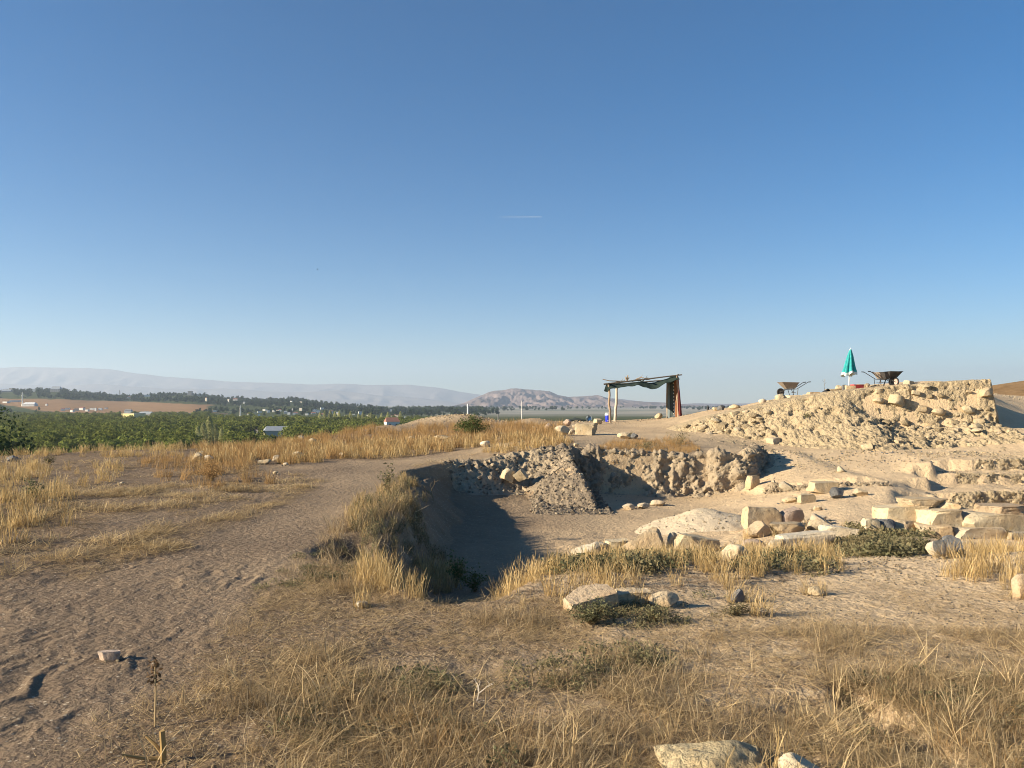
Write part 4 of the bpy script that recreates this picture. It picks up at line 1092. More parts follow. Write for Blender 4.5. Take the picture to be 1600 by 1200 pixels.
# ------------------------------------------------------------------ parasol
M['teal'] = plain_mat('teal_canvas', (.03, .32, .33), .85, grime=.6, scale=9, dirt=(.012, .13, .13))
M['hem'] = plain_mat('pale_hem', (.62, .68, .64), .8, grime=.3)
bx_, by_, bz_ = PX(1326, 33.6), 33.6, hz(PX(1326, 33.6), 33.6)
par = tag(empty('parasol', (bx_, by_, bz_)), 'closed teal parasol with a pale hem on a white pole', 'parasol')
top = ZZ(545, 33.6) - bz_; bot = ZZ(586, 33.6) - bz_
m_ = MB(); m_.tube([(0, 0, -.3), (.03, 0, bot), (.06, 0, top - .02)], [.021, .021, .018], 10); link('pole', m_.mesh('pole', M['whitep'], True), par)
def pleats(z0_, z1_, rows, name, mat, out=0.0):
    n = 96; vs = np.zeros((rows, n + 1, 3))
    for j in range(rows):
        zf = z0_ + (z1_ - z0_) * j / (rows - 1); s = (top - zf) / (top - bot)
        r0 = np.interp(s, [0, .06, .3, .7, .92, 1], [.012, .05, .13, .22, .285, .30]) + out
        for i in range(n + 1):
            a = 2 * math.pi * i / n
            f = 1 + s ** .4 * (.62 * abs(math.sin(a * 3.5 + .9)) ** .8 - .45) + .05 * math.sin(a * 3 + 1)
            zz_ = zf + (.05 * math.sin(a * 4 + 1.2) + .045 * math.sin(a + 2.5)) * s ** 3
            vs[j, i] = (.055 * (1 - s) + .03 + r0 * f * math.cos(a), r0 * f * math.sin(a) * .85, zz_)
    return link(name, mesh_np(name, vs.reshape(-1, 3), grid_quads(rows, n + 1), True, None, [mat]), par)
pleats(top, bot + .11, 26, 'canopy', M['teal']); pleats(bot + .113, bot, 6, 'hem', M['hem'], .002)
m_ = MB(); m_.lathe([(.0, 0), (.018, 0), (.016, .05), (0, .07)], 8, c=(.083, 0, top - .02)); link('finial', m_.mesh('finial', M['whitep'], True), par)

# ------------------------------------------------------------------ wheelbarrows
M['rust'] = plain_mat('dusty_steel', (.20, .165, .135), .7, .1, grime=.6, scale=9, dirt=(.34, .27, .2))
M['frame'] = plain_mat('dark_tube_steel', (.035, .037, .04), .55, .2, grime=.4, dirt=(.16, .12, .09))
M['pinkrim'] = plain_mat('faded_pink_wheel', (.55, .33, .27), .7, grime=.4)
def wheelbarrow(loc, rz, label, rim, mat):
    """wheel towards +x, handles towards -x"""
    o = empty('wheelbarrow', loc, rz); o.scale = (.9, .9, .9); tag(o, label, 'wheelbarrow', 'wheelbarrows on the crest of the ruin')
    m_ = MB()
    T_ = [(-.40, -.31, .66), (.48, -.33, .68), (.48, .33, .68), (-.40, .31, .66)]
    B_ = [(-.24, -.19, .36), (.18, -.17, .34), (.18, .17, .34), (-.24, .19, .36)]
    t_ = [(x * .97, y * .96, z) for x, y, z in T_]; i_ = [(x * .95, y * .93, z + .015) for x, y, z in B_]
    def ring(a, b): return [(k, (k + 1) % 4, (k + 1) % 4 + 4, k + 4) for k in range(4)]
    vs = T_ + B_ + t_ + i_
    fs = [(4 + k, 4 + (k + 1) % 4, (k + 1) % 4, k) for k in range(4)] + [(8 + k, 8 + (k + 1) % 4, 12 + (k + 1) % 4, 12 + k) for k in range(4)]
    fs += [(k, (k + 1) % 4, 8 + (k + 1) % 4, 8 + k) for k in range(4)] + [(7, 6, 5, 4), (12, 13, 14, 15)]
    m_.add(vs, fs)
    me = m_.mesh('tray', mat); bm = bmesh.new(); bm.from_mesh(me)
    bmesh.ops.bevel(bm, geom=[e for e in bm.edges], offset=.022, segments=2, affect='EDGES', clamp_overlap=True); bm.to_mesh(me); bm.free()
    link('tray', me, o)
    m_ = MB(); m_.tube([Vector(v) for v in T_ + T_[:1]], .014, 6); link('rim', m_.mesh('rim', mat, True), o)
    for s in (-1, 1):
        m_ = MB(); m_.tube([(.44, s * .06, .19), (.22, s * .17, .31), (-.3, s * .24, .34), (-.62, s * .27, .54), (-.86, s * .29, .69), (-.98, s * .29, .70)], .017, 6); link('handle', m_.mesh('handle', M['frame'], True), o)
        m_ = MB(); m_.tube([(-.86, s * .29, .69), (-.99, s * .29, .70)], .024, 6); link('grip', m_.mesh('grip', M['blackp'], True), o)
        m_ = MB(); m_.tube([(-.02, s * .22, .33), (-.14, s * .27, .02), (-.30, s * .27, .0), (-.36, s * .25, .35)], .015, 6); link('leg', m_.mesh('leg', M['frame'], True), o)
    m_ = MB(); m_.tube([(-.22, -.27, .16), (-.22, .27, .16)], .012, 6); link('brace', m_.mesh('brace', M['frame'], True), o)
    w = MB()
    n = 20; pr = [(.135, -.03), (.17, -.035), (.192, -.018), (.192, .018), (.17, .035), (.135, .03)]
    w.lathe([(r_, z_) for r_, z_ in pr], n, c=(.44, 0, .19), axis=(0, 1, 0)); link('tyre', w.mesh('tyre', M['blackp'], True), o)
    w = MB(); w.lathe([(0, -.035), (.03, -.035), (.05, -.015), (.138, -.028), (.138, .028), (.05, .015), (.03, .035), (0, .035)], n, c=(.44, 0, .19), axis=(0, 1, 0)); link('wheel_rim', w.mesh('wheel_rim', rim, True), o)
    return o
def crest(px, d): return (PX(px, d), d, hz(PX(px, d), d))
b1 = crest(1233, 36.2); b1 = (b1[0], b1[1], ZZ(597.5, 36.2) - .61)
wheelbarrow(b1, R(183), 'dusty wheelbarrow standing alone with its handles pointing away from the parasol side of the crest to the right', M['frame'], M['rust'])
d2 = 35.2; b2 = (PX(1381, d2), d2, ZZ(581.5, d2) - .61)
b2o = wheelbarrow(b2, R(6), 'brown wheelbarrow with handles towards the parasol, half hidden behind the upright one', M['frame'], M['rust'])
d3 = 34.2; b3 = (PX(1391, d3), d3, ZZ(581, d3) - .61)
wheelbarrow(b3, R(-80), 'grey wheelbarrow facing forward with a faded pink wheel at the right of the pair', M['pinkrim'], M['frame'])
b1lab = [o for o in COL.objects if o.name.startswith('wheelbarrow')]
b1lab[0]['label'] = 'dusty wheelbarrow standing alone on the crest left of the parasol'
x, y, z = crest(1373, 33.4)
m_ = MB(); m_.tube([(-.36, 0, .03), (-.28, .05, .13), (-.15, 0, .15), (.0, .05, .10), (.2, 0, .07), (.5, .1, .06)], .045, 7)
tag(link('hose', m_.mesh('hose', M['blackp'], True), None, (x, y, z)), 'short black hose lying under the pair of wheelbarrows', 'hose')
x, y, z = crest(1290.5, 32.6)
bk = tag(empty('bucket', (x, y, z + .0)), 'small black bucket tipped over between pale blocks on the crest', 'bucket')
m_ = MB(); m_.lathe([(0, -.13), (.085, -.13), (.12, .12), (.126, .13), (.112, .12), (.08, -.115), (0, -.115)], 18, c=(0, 0, .12), axis=(.5, -.8, .3)); link('body', m_.mesh('body', M['blackp'], True), bk)
m_ = MB(); m_.tube([(-.08, -.1, .2), (0, -.2, .26), (.12, -.14, .2)], .006, 5); link('handle', m_.mesh('handle', M['frame']), bk)
x, y, z = crest(1339, 34.2)
cr_ = tag(empty('crate', (x, y, z), .15), 'red plastic crate between two cream blocks behind the parasol block', 'crate')
M['red'] = plain_mat('red_plastic', (.42, .05, .045), .5, grime=.3)
for nm_, c_, s_ in (('panel', (0, -.15, .13), (.44, .02, .26)), ('panel', (0, .15, .13), (.44, .02, .26)), ('panel', (-.22, 0, .13), (.02, .28, .26)), ('panel', (.22, 0, .13), (.02, .28, .26)), ('base', (0, 0, .01), (.42, .28, .02))):
    m_ = MB(); m_.box(c_, s_); link(nm_, m_.mesh(nm_, M['red']), cr_)
x, y, z = crest(1319, 33.0)
m_ = MB(); m_.box((0, 0, .15), (.15, .14, .34)); me = m_.mesh('stone_post', M['grey']); bm = bmesh.new(); bm.from_mesh(me); bmesh.ops.bevel(bm, geom=bm.edges[:], offset=.02, segments=2, affect='EDGES'); bm.to_mesh(me); bm.free()
tag(link('stone_post', me, None, (x, y, z)), 'short dark grey stone post left of the parasol block', 'post')
x, y, z = crest(1112, 38); 
m_ = MB(); m_.lathe([(0, 0), (.06, 0), (.062, .16), (.03, .2), (.03, .25), (0, .25)], 14)
tag(link('water_bottle', m_.mesh('water_bottle', M['blackp'], True), None, (PX(1106, 39.5), 39.5, hz(PX(1106, 39.5), 39.5))), 'small dark bottle standing on the path edge left of the crest stones', 'bottle')

# ------------------------------------------------------------------ vegetation sources
M['gold'] = leaf_mat('golden_grass', (.36, .235, .09), (.76, .60, .34), (.46, .32, .14))
M['browng'] = leaf_mat('brown_grass', (.28, .165, .065), (.60, .42, .21), (.36, .22, .095))
M['drygrey'] = leaf_mat('bleached_grass', (.15, .105, .055), (.66, .53, .34), (.30, .20, .10))
M['strawm'] = leaf_mat('straw', (.50, .365, .19), (.76, .60, .36), (.30, .21, .105))
M['greenlow'] = leaf_mat('grey_green_leaves', (.11, .115, .06), (.23, .215, .12), (.25, .20, .11))
M['weed'] = leaf_mat('green_weed_leaves', (.07, .105, .035), (.16, .19, .07), (.10, .12, .045))
M['stemm'] = leaf_mat('dry_stems', (.30, .22, .12), (.42, .33, .2), (.24, .17, .09))
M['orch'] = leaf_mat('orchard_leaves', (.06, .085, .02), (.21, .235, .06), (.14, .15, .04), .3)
M['dkleaf'] = leaf_mat('dark_tree_leaves', (.03, .05, .022), (.06, .085, .035), (.04, .06, .03), .25)
M['poplar'] = leaf_mat('poplar_leaves', (.34, .36, .16), (.52, .5, .27), (.42, .42, .2), .35)
M['bark'] = plain_mat('bark', (.16, .12, .085), .95, grime=.5, scale=6)

def blades(n, h0, h1, r, w, lean, seed, bend=.5, flat=False, head=0.0, levels=4):
    g_ = np.random.default_rng(seed); V, Fc, T_ = [], [], []
    for k in range(n):
        a = g_.uniform(0, 6.283); q = r * math.sqrt(g_.uniform()); b = np.array([q * math.cos(a), q * math.sin(a), 0])
        h = g_.uniform(h0, h1); az = g_.uniform(0, 6.283); ln = abs(g_.normal(0, lean)); bd = bend * g_.uniform(.3, 1.2)
        if flat: ln = g_.uniform(1.25, 1.55); b[2] = g_.uniform(.004, .03)
        d = np.array([math.cos(az), math.sin(az), 0]); sd = np.array([-math.sin(az + 1.1 * g_.normal()), math.cos(az), 0]); sd /= np.linalg.norm(sd)
        p = b.copy(); th = ln; o = len(V); L = h / levels; ww = w * g_.uniform(.7, 1.3); tone = g_.uniform()
        for i in range(levels + 1):
            t = i / levels
            wi = ww * (1 - t) ** .6 + .0004
            if head and t > .6: wi = ww * head * (1.15 - t) * 2
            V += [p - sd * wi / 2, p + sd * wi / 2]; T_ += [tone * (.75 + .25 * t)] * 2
            p = p + (d * math.sin(th) + np.array([0, 0, 1]) * math.cos(th)) * L
            th = th + bd / levels if not flat else th + .05 * g_.normal()
        for i in range(levels):
            Fc.append((o + 2 * i, o + 2 * i + 1, o + 2 * i + 3, o + 2 * i + 2))
    return np.array(V), np.array(Fc), np.array(T_)

def leafy(n, h, r, leaf, seed, up=.5):
    """low plant: small leaves on short stems"""
    g_ = np.random.default_rng(seed); V, Fc, T_ = [], [], []
    for k in range(n):
        a = g_.uniform(0, 6.283); q = r * math.sqrt(g_.uniform()); z = h * g_.uniform(.05, 1) * (1 - .6 * (q / r) ** 2)
        p = np.array([q * math.cos(a), q * math.sin(a), z]); d = g_.normal(size=3); d[2] = abs(d[2]) * up + .1; d /= np.linalg.norm(d)
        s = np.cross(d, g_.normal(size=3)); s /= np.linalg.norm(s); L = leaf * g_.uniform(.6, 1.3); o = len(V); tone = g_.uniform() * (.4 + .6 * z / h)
        V += [p, p + d * L * .5 + s * L * .24, p + d * L, p + d * L * .5 - s * L * .24]; T_ += [tone] * 4
        Fc.append((o, o + 1, o + 2, o + 3))
    return np.array(V), np.array(Fc), np.array(T_)

def join(*gs):
    V, Fc, T_, o = [], [], [], 0
    for v, f, t in gs:
        V.append(v); Fc.append(f + o); T_.append(t); o += len(v)
    return np.concatenate(V), np.concatenate(Fc), np.concatenate(T_)

def source(name, geo, mat, smooth=False):
    return bpy.data.objects.new(name, mesh_np(name, geo[0], geo[1], smooth, dict(tone=geo[2]), [mat]))

def scatter(name, Pn, rot, scl, srcs, label=None):
    """one object of stuff: copies of the source shapes at the points"""
    me = bpy.data.meshes.new(name)
    me.vertices.add(len(Pn)); me.vertices.foreach_set('co', np.asarray(Pn, np.float32).ravel())
    for n, t, a in (('rot', 'FLOAT_VECTOR', rot), ('scl', 'FLOAT_VECTOR', scl)):
        at = me.attributes.new(n, t, 'POINT'); at.data.foreach_set('vector', np.asarray(a, np.float32).ravel())
    at = me.attributes.new('idx', 'INT', 'POINT'); at.data.foreach_set('value', np.random.default_rng(len(Pn)).integers(0, len(srcs), len(Pn)).astype(np.int32))
    o = link(name, me)
    gr = bpy.data.node_groups.new(name, 'GeometryNodeTree')
    gr.interface.new_socket('Geometry', in_out='INPUT', socket_type='NodeSocketGeometry'); gr.interface.new_socket('Geometry', in_out='OUTPUT', socket_type='NodeSocketGeometry')
    gi = gr.nodes.new('NodeGroupInput'); go = gr.nodes.new('NodeGroupOutput'); ip = gr.nodes.new('GeometryNodeInstanceOnPoints'); jn = gr.nodes.new('GeometryNodeJoinGeometry')
    gr.links.new(gi.outputs[0], ip.inputs['Points'])
    for s in srcs:
        oi = gr.nodes.new('GeometryNodeObjectInfo'); oi.inputs['Object'].default_value = s; oi.inputs['As Instance'].default_value = False
        ti = gr.nodes.new('GeometryNodeGeometryToInstance'); gr.links.new(oi.outputs['Geometry'], ti.inputs[0]); gr.links.new(ti.outputs[0], jn.inputs[0])
    gr.links.new(jn.outputs[0], ip.inputs['Instance']); ip.inputs['Pick Instance'].default_value = True
    for n, dt, sock in (('idx', 'INT', 'Instance Index'), ('rot', 'FLOAT_VECTOR', 'Rotation'), ('scl', 'FLOAT_VECTOR', 'Scale')):
        na = gr.nodes.new('GeometryNodeInputNamedAttribute'); na.data_type = dt; na.inputs['Name'].default_value = n
        gr.links.new(na.outputs['Attribute'], ip.inputs[sock])
    gr.links.new(ip.outputs[0], go.inputs[0])
    md = o.modifiers.new('scatter', 'NODES'); md.node_group = gr
    return tag(o, label, None, None, 'stuff')

# cell areas of the ground sheet, for even sowing
cx_ = (GX[:-1, :-1] + GX[1:, 1:]) / 2; cy_ = (GY[:-1, :-1] + GY[1:, 1:]) / 2
dxc = np.abs(GX[:-1, 1:] - GX[:-1, :-1]); dyc = np.abs(GY[1:, :-1] - GY[:-1, :-1]); area = dxc * dyc
cpx = (gpx[:-1, :-1] + gpx[1:, 1:]) / 2; cpy = (gpy[:-1, :-1] + gpy[1:, 1:]) / 2
npx = 22 * fbm(cx_ * 1.6, cy_ * 2, octv=3, seed=60); npy = 8 * fbm(cx_ * 1.8, cy_ * 2.2, octv=3, seed=61)
slope_c = np.abs(GZ[1:, :-1] - GZ[:-1, :-1]) / np.maximum(dyc, 1e-4) + np.abs(GZ[:-1, 1:] - GZ[:-1, :-1]) / np.maximum(dxc, 1e-4)
inlow = low_mask(cx_, cy_) > .5
offp = 1 - path_m(cx_, cy_)
clumpn = sstep(-.25, .35, fbm(cx_ * 1.3, cy_ * 1.3, octv=3, seed=64))

def region(*names, ymin=0, ymax=60, low=None, clump=0.0, wob=1.0):
    m = np.zeros(area.shape)
    for n in names:
        sc2 = np.clip(18 / np.maximum(cy_, 3), .4, 3) * wob
        m = np.maximum(m, poly_in(cpx + npx * sc2, cpy + npy * sc2, REG[n]))
    m = m * (cy_ > ymin) * (cy_ < ymax) * offp
    if low is not None: m = m * (inlow == low)
    return m * (1 - clump + clump * clumpn)

def sow(mask, dens, seed, maxn=60000):
    g_ = np.random.default_rng(seed); w = (area * mask).ravel(); n = min(maxn, int(dens * w.sum()))
    if n < 1: return np.zeros((0, 3))
    k = g_.choice(len(w), n, p=w / w.sum())
    X = cx_.ravel()[k] + (g_.uniform(-.5, .5, n)) * dxc.ravel()[k]; Y = cy_.ravel()[k] + g_.uniform(-.5, .5, n) * dyc.ravel()[k]
    return np.stack([X, Y, H(X, Y)], -1)

def spins(n, seed, tilt=.12):
    g_ = np.random.default_rng(seed); return np.stack([g_.normal(0, tilt, n), g_.normal(0, tilt, n), g_.uniform(0, 6.283, n)], -1)
def sizes(n, a, b, seed):
    g_ = np.random.default_rng(seed); return np.repeat(g_.uniform(a, b, n)[:, None], 3, 1)

def field(name, mask, dens, srcs, a, b, seed, tilt=.12, sinkz=-.01):
    p = sow(mask, dens, seed)
    if len(p) == 0: print('nothing sown', name); return
    p[:, 2] += sinkz
    print(name, len(p))
    return scatter(name, p, spins(len(p), seed, tilt), sizes(len(p), a, b, seed + 1), srcs)

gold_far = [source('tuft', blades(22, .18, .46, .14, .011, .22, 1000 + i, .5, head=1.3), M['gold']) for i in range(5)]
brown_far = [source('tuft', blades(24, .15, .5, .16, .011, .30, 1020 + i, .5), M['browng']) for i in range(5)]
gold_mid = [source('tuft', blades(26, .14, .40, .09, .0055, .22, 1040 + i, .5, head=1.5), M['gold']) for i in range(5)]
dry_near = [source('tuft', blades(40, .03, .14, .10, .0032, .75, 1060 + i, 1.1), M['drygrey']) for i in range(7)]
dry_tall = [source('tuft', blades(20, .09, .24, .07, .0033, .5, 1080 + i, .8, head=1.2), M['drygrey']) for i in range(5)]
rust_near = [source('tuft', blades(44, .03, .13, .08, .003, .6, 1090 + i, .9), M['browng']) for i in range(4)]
straw = [source('straw_bits', blades(12, .06, .26, .14, .004, 1, 1100 + i, flat=True), M['strawm']) for i in range(6)]
crumbs = [source('straw_bits', blades(14, .02, .08, .16, .0045, 1, 1120 + i, flat=True, levels=2), M['strawm']) for i in range(5)]
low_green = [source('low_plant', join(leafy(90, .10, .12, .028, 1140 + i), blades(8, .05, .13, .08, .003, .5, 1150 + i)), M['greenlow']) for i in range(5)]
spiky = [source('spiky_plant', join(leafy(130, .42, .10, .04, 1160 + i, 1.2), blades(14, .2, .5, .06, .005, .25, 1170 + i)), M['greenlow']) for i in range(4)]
twig_src = [source('dead_twigs', blades(9, .12, .42, .06, .005, .7, 1180 + i, 1.6, levels=6), M['strawm']) for i in range(4)]

field('dry_grass', region('crest_gold', 'left_strip', clump=.85), 14, gold_far, .35, .85, 1)
field('dry_grass', region('left_gold', 'left_gold_b', clump=.9), 18, gold_far, .35, .85, 2)
field('brown_grass', region('crest_brown', clump=.55), 14, brown_far, .45, 1.0, 3)
field('dry_grass', region('crest_pale', clump=.3), 16, gold_far, .5, .95, 4)
field('brown_grass', region('mid_brown', clump=.95), 14, brown_far, .35, .85, 5)
field('brown_grass', region('platform', low=False, clump=.3), 40, brown_far, .25, .5, 6)
field('dry_grass', region('clump', wob=.5, clump=.6), 130, gold_mid, .4, .85, 7)
field('dry_grass', region('band', wob=.8, clump=.85), 62, gold_mid, .35, .85, 8)
field('dry_grass', region('right_tuft', clump=.7), 60, gold_mid, .35, .85, 9)
field('dry_grass', region('bank_gold', clump=.8), 34, gold_mid, .35, .85, 10)
field('bleached_grass', region('fore', clump=.92), 190, dry_near, .4, 1.0, 11, .25)
field('bleached_grass', region('fore', clump=1.0), 9, dry_tall, .45, .85, 12, .2)
field('bleached_grass', region('fore_low', clump=.8), 60, dry_near, .35, .7, 13, .3)
field('brown_grass', region('fore', clump=1.0) * sstep(.1, .5, fbm(cx_ * 1.7, cy_ * 1.7, octv=2, seed=67)), 110, rust_near, .5, 1.05, 14, .2)
field('straw', region('straw_path', 'straw_mid', 'straw_right', clump=.75), 95, straw, .4, 1.1, 15, .05, 0)
field('straw', region('fore', 'fore_low', clump=.88), 200, straw, .5, 1.2, 16, .15, .01)
straw_far = [source('straw_bits', blades(12, .12, .42, .25, .011, 1, 1130 + i, flat=True), M['strawm']) for i in range(6)]
field('straw', region('straw_all', clump=.85, low=False, ymax=9.5), 34, straw, .3, .9, 17, .05, 0)
field('straw', region('straw_all', 'straw_path', clump=.9, low=False, ymin=9.5, ymax=24), 15, straw_far, .4, 1.0, 29, .05, 0)
REG['straw_left'] = [(-80, 800), (60, 760), (190, 765), (330, 755), (470, 745), (540, 755), (430, 800), (300, 850), (150, 905), (-80, 900)]
mat_near = [source('straw_mat', blades(64, .08, .28, .17, .0042, 1.15, 1400 + i, .5), M['drygrey']) for i in range(5)]
mat_far = [source('straw_mat', join(blades(50, .12, .36, .32, .0105, 1, 1410 + i, flat=True), blades(16, .06, .18, .28, .010, 1.1, 1420 + i, .4)), M['strawm']) for i in range(5)]
field('straw', region('straw_left', 'straw_path', clump=.95, low=False, ymin=7.5), 13, mat_far, .4, 1.0, 40, .06, .005)
field('straw', region('straw_mid', 'straw_right', 'tramp_green', clump=.95, low=False), 24, mat_near, .35, .9, 41, .08, 0)
field('straw', region('fore', 'fore_low', clump=.9), 26, mat_near, .5, 1.0, 42, .1, 0)
field('chaff', region('straw_mid', 'straw_right', 'fore', 'fore_low', 'straw_path', clump=.5), 260, crumbs, .5, 1.1, 18, .05, 0)
field('chaff', region('straw_all', low=False, ymax=16, clump=.6), 110, crumbs, .5, 1.1, 19, .05, 0)
field('dead_twigs', region('fore', 'fore_low', clump=.6), 16, twig_src, .5, 1.0, 20, .4)
field('dead_twigs', np.exp(-(((cx_ - 2.05) / .5) ** 2 + ((cy_ - 4.3) / .5) ** 2)), 130, twig_src, .5, .9, 30, .6)
field('ground_cover', region('green_fore', clump=.75), 170, low_green, .4, 1.0, 21)
field('ground_cover', region('fore', clump=1.0) * sstep(.0, .35, fbm(cx_ * 1.9 + 40, cy_ * 1.9, octv=3, seed=69)), 95, low_green, .35, .9, 31)
field('ground_cover', region('green_front', 'green_right', wob=.9, clump=.8), 75, low_green, .4, 1.0, 22)
field('ground_cover', region('green_stone', wob=.4), 60, low_green, 1.2, 2.2, 23)
field('ground_cover', region('green_band', 'green_band_b', clump=.4), 55, low_green, .9, 1.9, 24)
field('ground_cover', region('tramp_green', clump=.7), 50, low_green, .5, .9, 25)
field('bank_weeds', region('bank_green', 'bank_lip', clump=.7), 34, spiky, .3, .72, 26, .25)
field('bank_weeds', region('bank_lip', clump=.4), 70, dry_tall, .7, 1.5, 28, .4)
field('bank_weeds', region('bank_green', clump=.6), 24, dry_tall, .8, 1.5, 27, .3)

# gravel and clods
def pebbles(n, seed, mat):
    return [bpy.data.objects.new('pebble', rock_mesh('pebble', (1, r_, r2), 'angular', seed + i, mat, 1, 1.5)) for i, (r_, r2) in enumerate(zip(np.random.default_rng(seed).uniform(.6, 1, n), np.random.default_rng(seed + 1).uniform(.4, .8, n)))]
peb = pebbles(4, 1200, M['buff']) + pebbles(3, 1220, M['tan']) + pebbles(2, 1230, M['cream']) + pebbles(1, 1240, M['grey'])
def gravel(name, mask, dens, a, b, seed, srcs=None, pw=2.5):
    p = sow(mask, dens, seed); n = len(p)
    if n == 0: return
    s = a + (b - a) * np.random.default_rng(seed).uniform(0, 1, n) ** pw
    p[:, 2] += s * .12
    print(name, n)
    return scatter(name, p, spins(n, seed, .5), np.repeat(s[:, None], 3, 1), srcs or peb)
open_right = sstep(700, 1000, cpx) * (cpy > 700) * (cy_ < 30)
gravel('gravel', open_right * (cy_ < 11) * (.3 + .7 * clumpn), 240, .008, .05, 31)
gravel('gravel', inlow * (cy_ > 10) * (cy_ < 26.0) * (.25 + .75 * clumpn), 42, .015, .10, 32, pw=4)
gravel('gravel', (1 - inlow) * (cy_ > 4) * (cy_ < 16) * (cpx < 760), 45, .006, .03, 33)
crest_m = (cpy < 700) * (cy_ < 44) * (cpx > 840)
gravel('gravel', crest_m * (.2 + .8 * clumpn), 5, .03, .16, 34, pw=4)
spoil_m = np.maximum(np.exp(-(((cx_ - PX(690, 42)) / 2.4) ** 2 + ((cy_ - 42) / 2.2) ** 2)), 0) * (cy_ < 44)
gravel('rubble', spoil_m, 60, .05, .22, 35, pw=2)
gf = np.random.default_rng(55); q = []
for fx_, fy_, fw_, fd_ in FEET:
    for _ in range(26):
        a_ = gf.uniform(0, 6.283); rr_2 = gf.uniform(.85, 1.5); q.append((fx_ + math.cos(a_) * rr_2 * fw_ * .52, fy_ + math.sin(a_) * rr_2 * fd_ * .52))
q = np.array(q); q = np.column_stack([q, H(q[:, 0], q[:, 1]) + .004]); sq = .012 + np.where(q[:, 1] < 7.5, .02, .06) * gf.uniform(0, 1, len(q)) ** 3
scatter('gravel', q, spins(len(q), 56, .5), np.repeat(sq[:, None], 3, 1), peb)
qs = q[gf.uniform(size=len(q)) < .16]; qs = qs[(qs[:, 1] < 15) & (path_m(qs[:, 0], qs[:, 1]) < .2)]
scatter('dry_grass', qs - np.array([0, 0, .01]), spins(len(qs), 57, .3), sizes(len(qs), .3, .7, 58), gold_mid)
gk = np.random.default_rng(66).choice(np.where(sand_pts[1] < 1.15)[0], 900); sk = .01 + .05 * np.random.default_rng(67).uniform(0, 1, 900) ** 4
scatter('gravel', sand_pts[0][gk], spins(900, 68, .5), np.repeat(sk[:, None], 3, 1), peb)
# lumps on the earth faces
def on_faces(G, n, num, a, b, seed, name, srcs, vmin=.1, pw=2.5):
    g_ = np.random.default_rng(seed); r_, c_ = G.shape[:2]
    i = (vmin * r_ + (1 - vmin) * r_ * g_.uniform(0, .97, num)).astype(int); j = g_.integers(0, c_, num)
    s = a + (b - a) * g_.uniform(0, 1, num) ** pw
    return scatter(name, G[i, j] + n[i, j] * (s * .1)[:, None], spins(num, seed, .8), np.repeat(s[:, None], 3, 1), srcs)
clod = pebbles(4, 1260, M['bank']) + pebbles(2, 1270, M['buff'])
clod_r = pebbles(5, 1280, M['ruin']) + pebbles(1, 1290, M['buff'])
clod_s = pebbles(4, 1300, M['spoil']) + pebbles(2, 1310, M['buff'])
for k, (G, n) in BANKS.items():
    on_faces(G, n, 420 if k.endswith('321') else 120 if k[-3:] in ('351', '352', '353') else 500, .025, .13, int(k[-3:]), 'earth_clods', clod_s if k.endswith('321') else clod_r if k[-3:] in ('351', '352', '353') else clod)
on_faces(SV.reshape(SG.shape), sn, 3200, .012, .085, 371, 'earth_clods', clod_s, 0)
on_faces(RV[30:], rn[30:], 420, .03, .14, 381, 'rubble', clod_r, 0, 3.5)

# ------------------------------------------------------------------ single plants
def shrub(name, px, py, w, h, n, leaf, label, mats=('stemm', 'weed'), seed=1, up=.6, cat='shrub', d=None, dens=1.0, droop=.25, spread=1.0):
    """stems fanning out of one root, small leaves along them; w, h in photo pixels"""
    x, y, z = hit(px, py) if d is None else (PX(px, d), d, hz(PX(px, d), d))
    s = y / F; W, Hh = w * s / 2, h * s
    g_ = np.random.default_rng(seed); o = tag(empty(name, (x, y, z)), label, cat)
    st = MB(); V, Fc, T_ = [], [], []
    for k in range(n):
        a = g_.uniform(0, 6.283); q = math.sqrt(g_.uniform(.02, 1)); tip = Vector((math.cos(a) * W * q, math.sin(a) * W * q * .8, Hh * (1 - .65 * q * q * spread) * g_.uniform(.6, 1.05)))
        mid = Vector((tip.x * .45, tip.y * .45, tip.z * (.5 + droop))); r0 = max(.0022, .005 * Hh)
        pts = [Vector((tip.x * .06, tip.y * .06, -.02)), mid * .55, mid, tip]
        st.tube(pts, [r0, r0 * .8, r0 * .6, r0 * .3], 4, g_.uniform())
        m_ = int(18 * dens)
        for i in range(m_):
            t = g_.uniform(.2, 1); p = np.array((mid * (2 * t) if t < .5 else mid.lerp(tip, 2 * t - 1))[:]) + g_.normal(size=3) * leaf * .6
            dd = g_.normal(size=3); dd[2] = abs(dd[2]) * up + .1; dd /= np.linalg.norm(dd); ss = np.cross(dd, g_.normal(size=3)); ss /= np.linalg.norm(ss) + 1e-9
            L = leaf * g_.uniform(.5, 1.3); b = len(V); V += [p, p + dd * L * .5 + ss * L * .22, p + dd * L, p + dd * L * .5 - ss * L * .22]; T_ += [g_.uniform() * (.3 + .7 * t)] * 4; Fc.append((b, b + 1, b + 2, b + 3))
    tag(link('stems', st.mesh('stems', M[mats[0]], True), o), kind='stuff')
    if V: tag(link('foliage', mesh_np('foliage', np.array(V), np.array(Fc), False, dict(tone=np.array(T_)), [M[mats[1]]]), o), kind='stuff')
    return o
shrub('weed', 606, 778, 34, 56, 12, .05, 'tall grey green weed standing on the trench lip beside the track', ('stemm', 'greenlow'), 3, cat='weed', spread=.5)
shrub('shrub', 712, 918, 46, 62, 26, .045, 'leafy green bush in the shaded hollow behind the grass clump', ('stemm', 'weed'), 4)
shrub('shrub', 742, 925, 52, 44, 26, .04, 'lower green bush at the right end of the shaded hollow', ('stemm', 'weed'), 5)
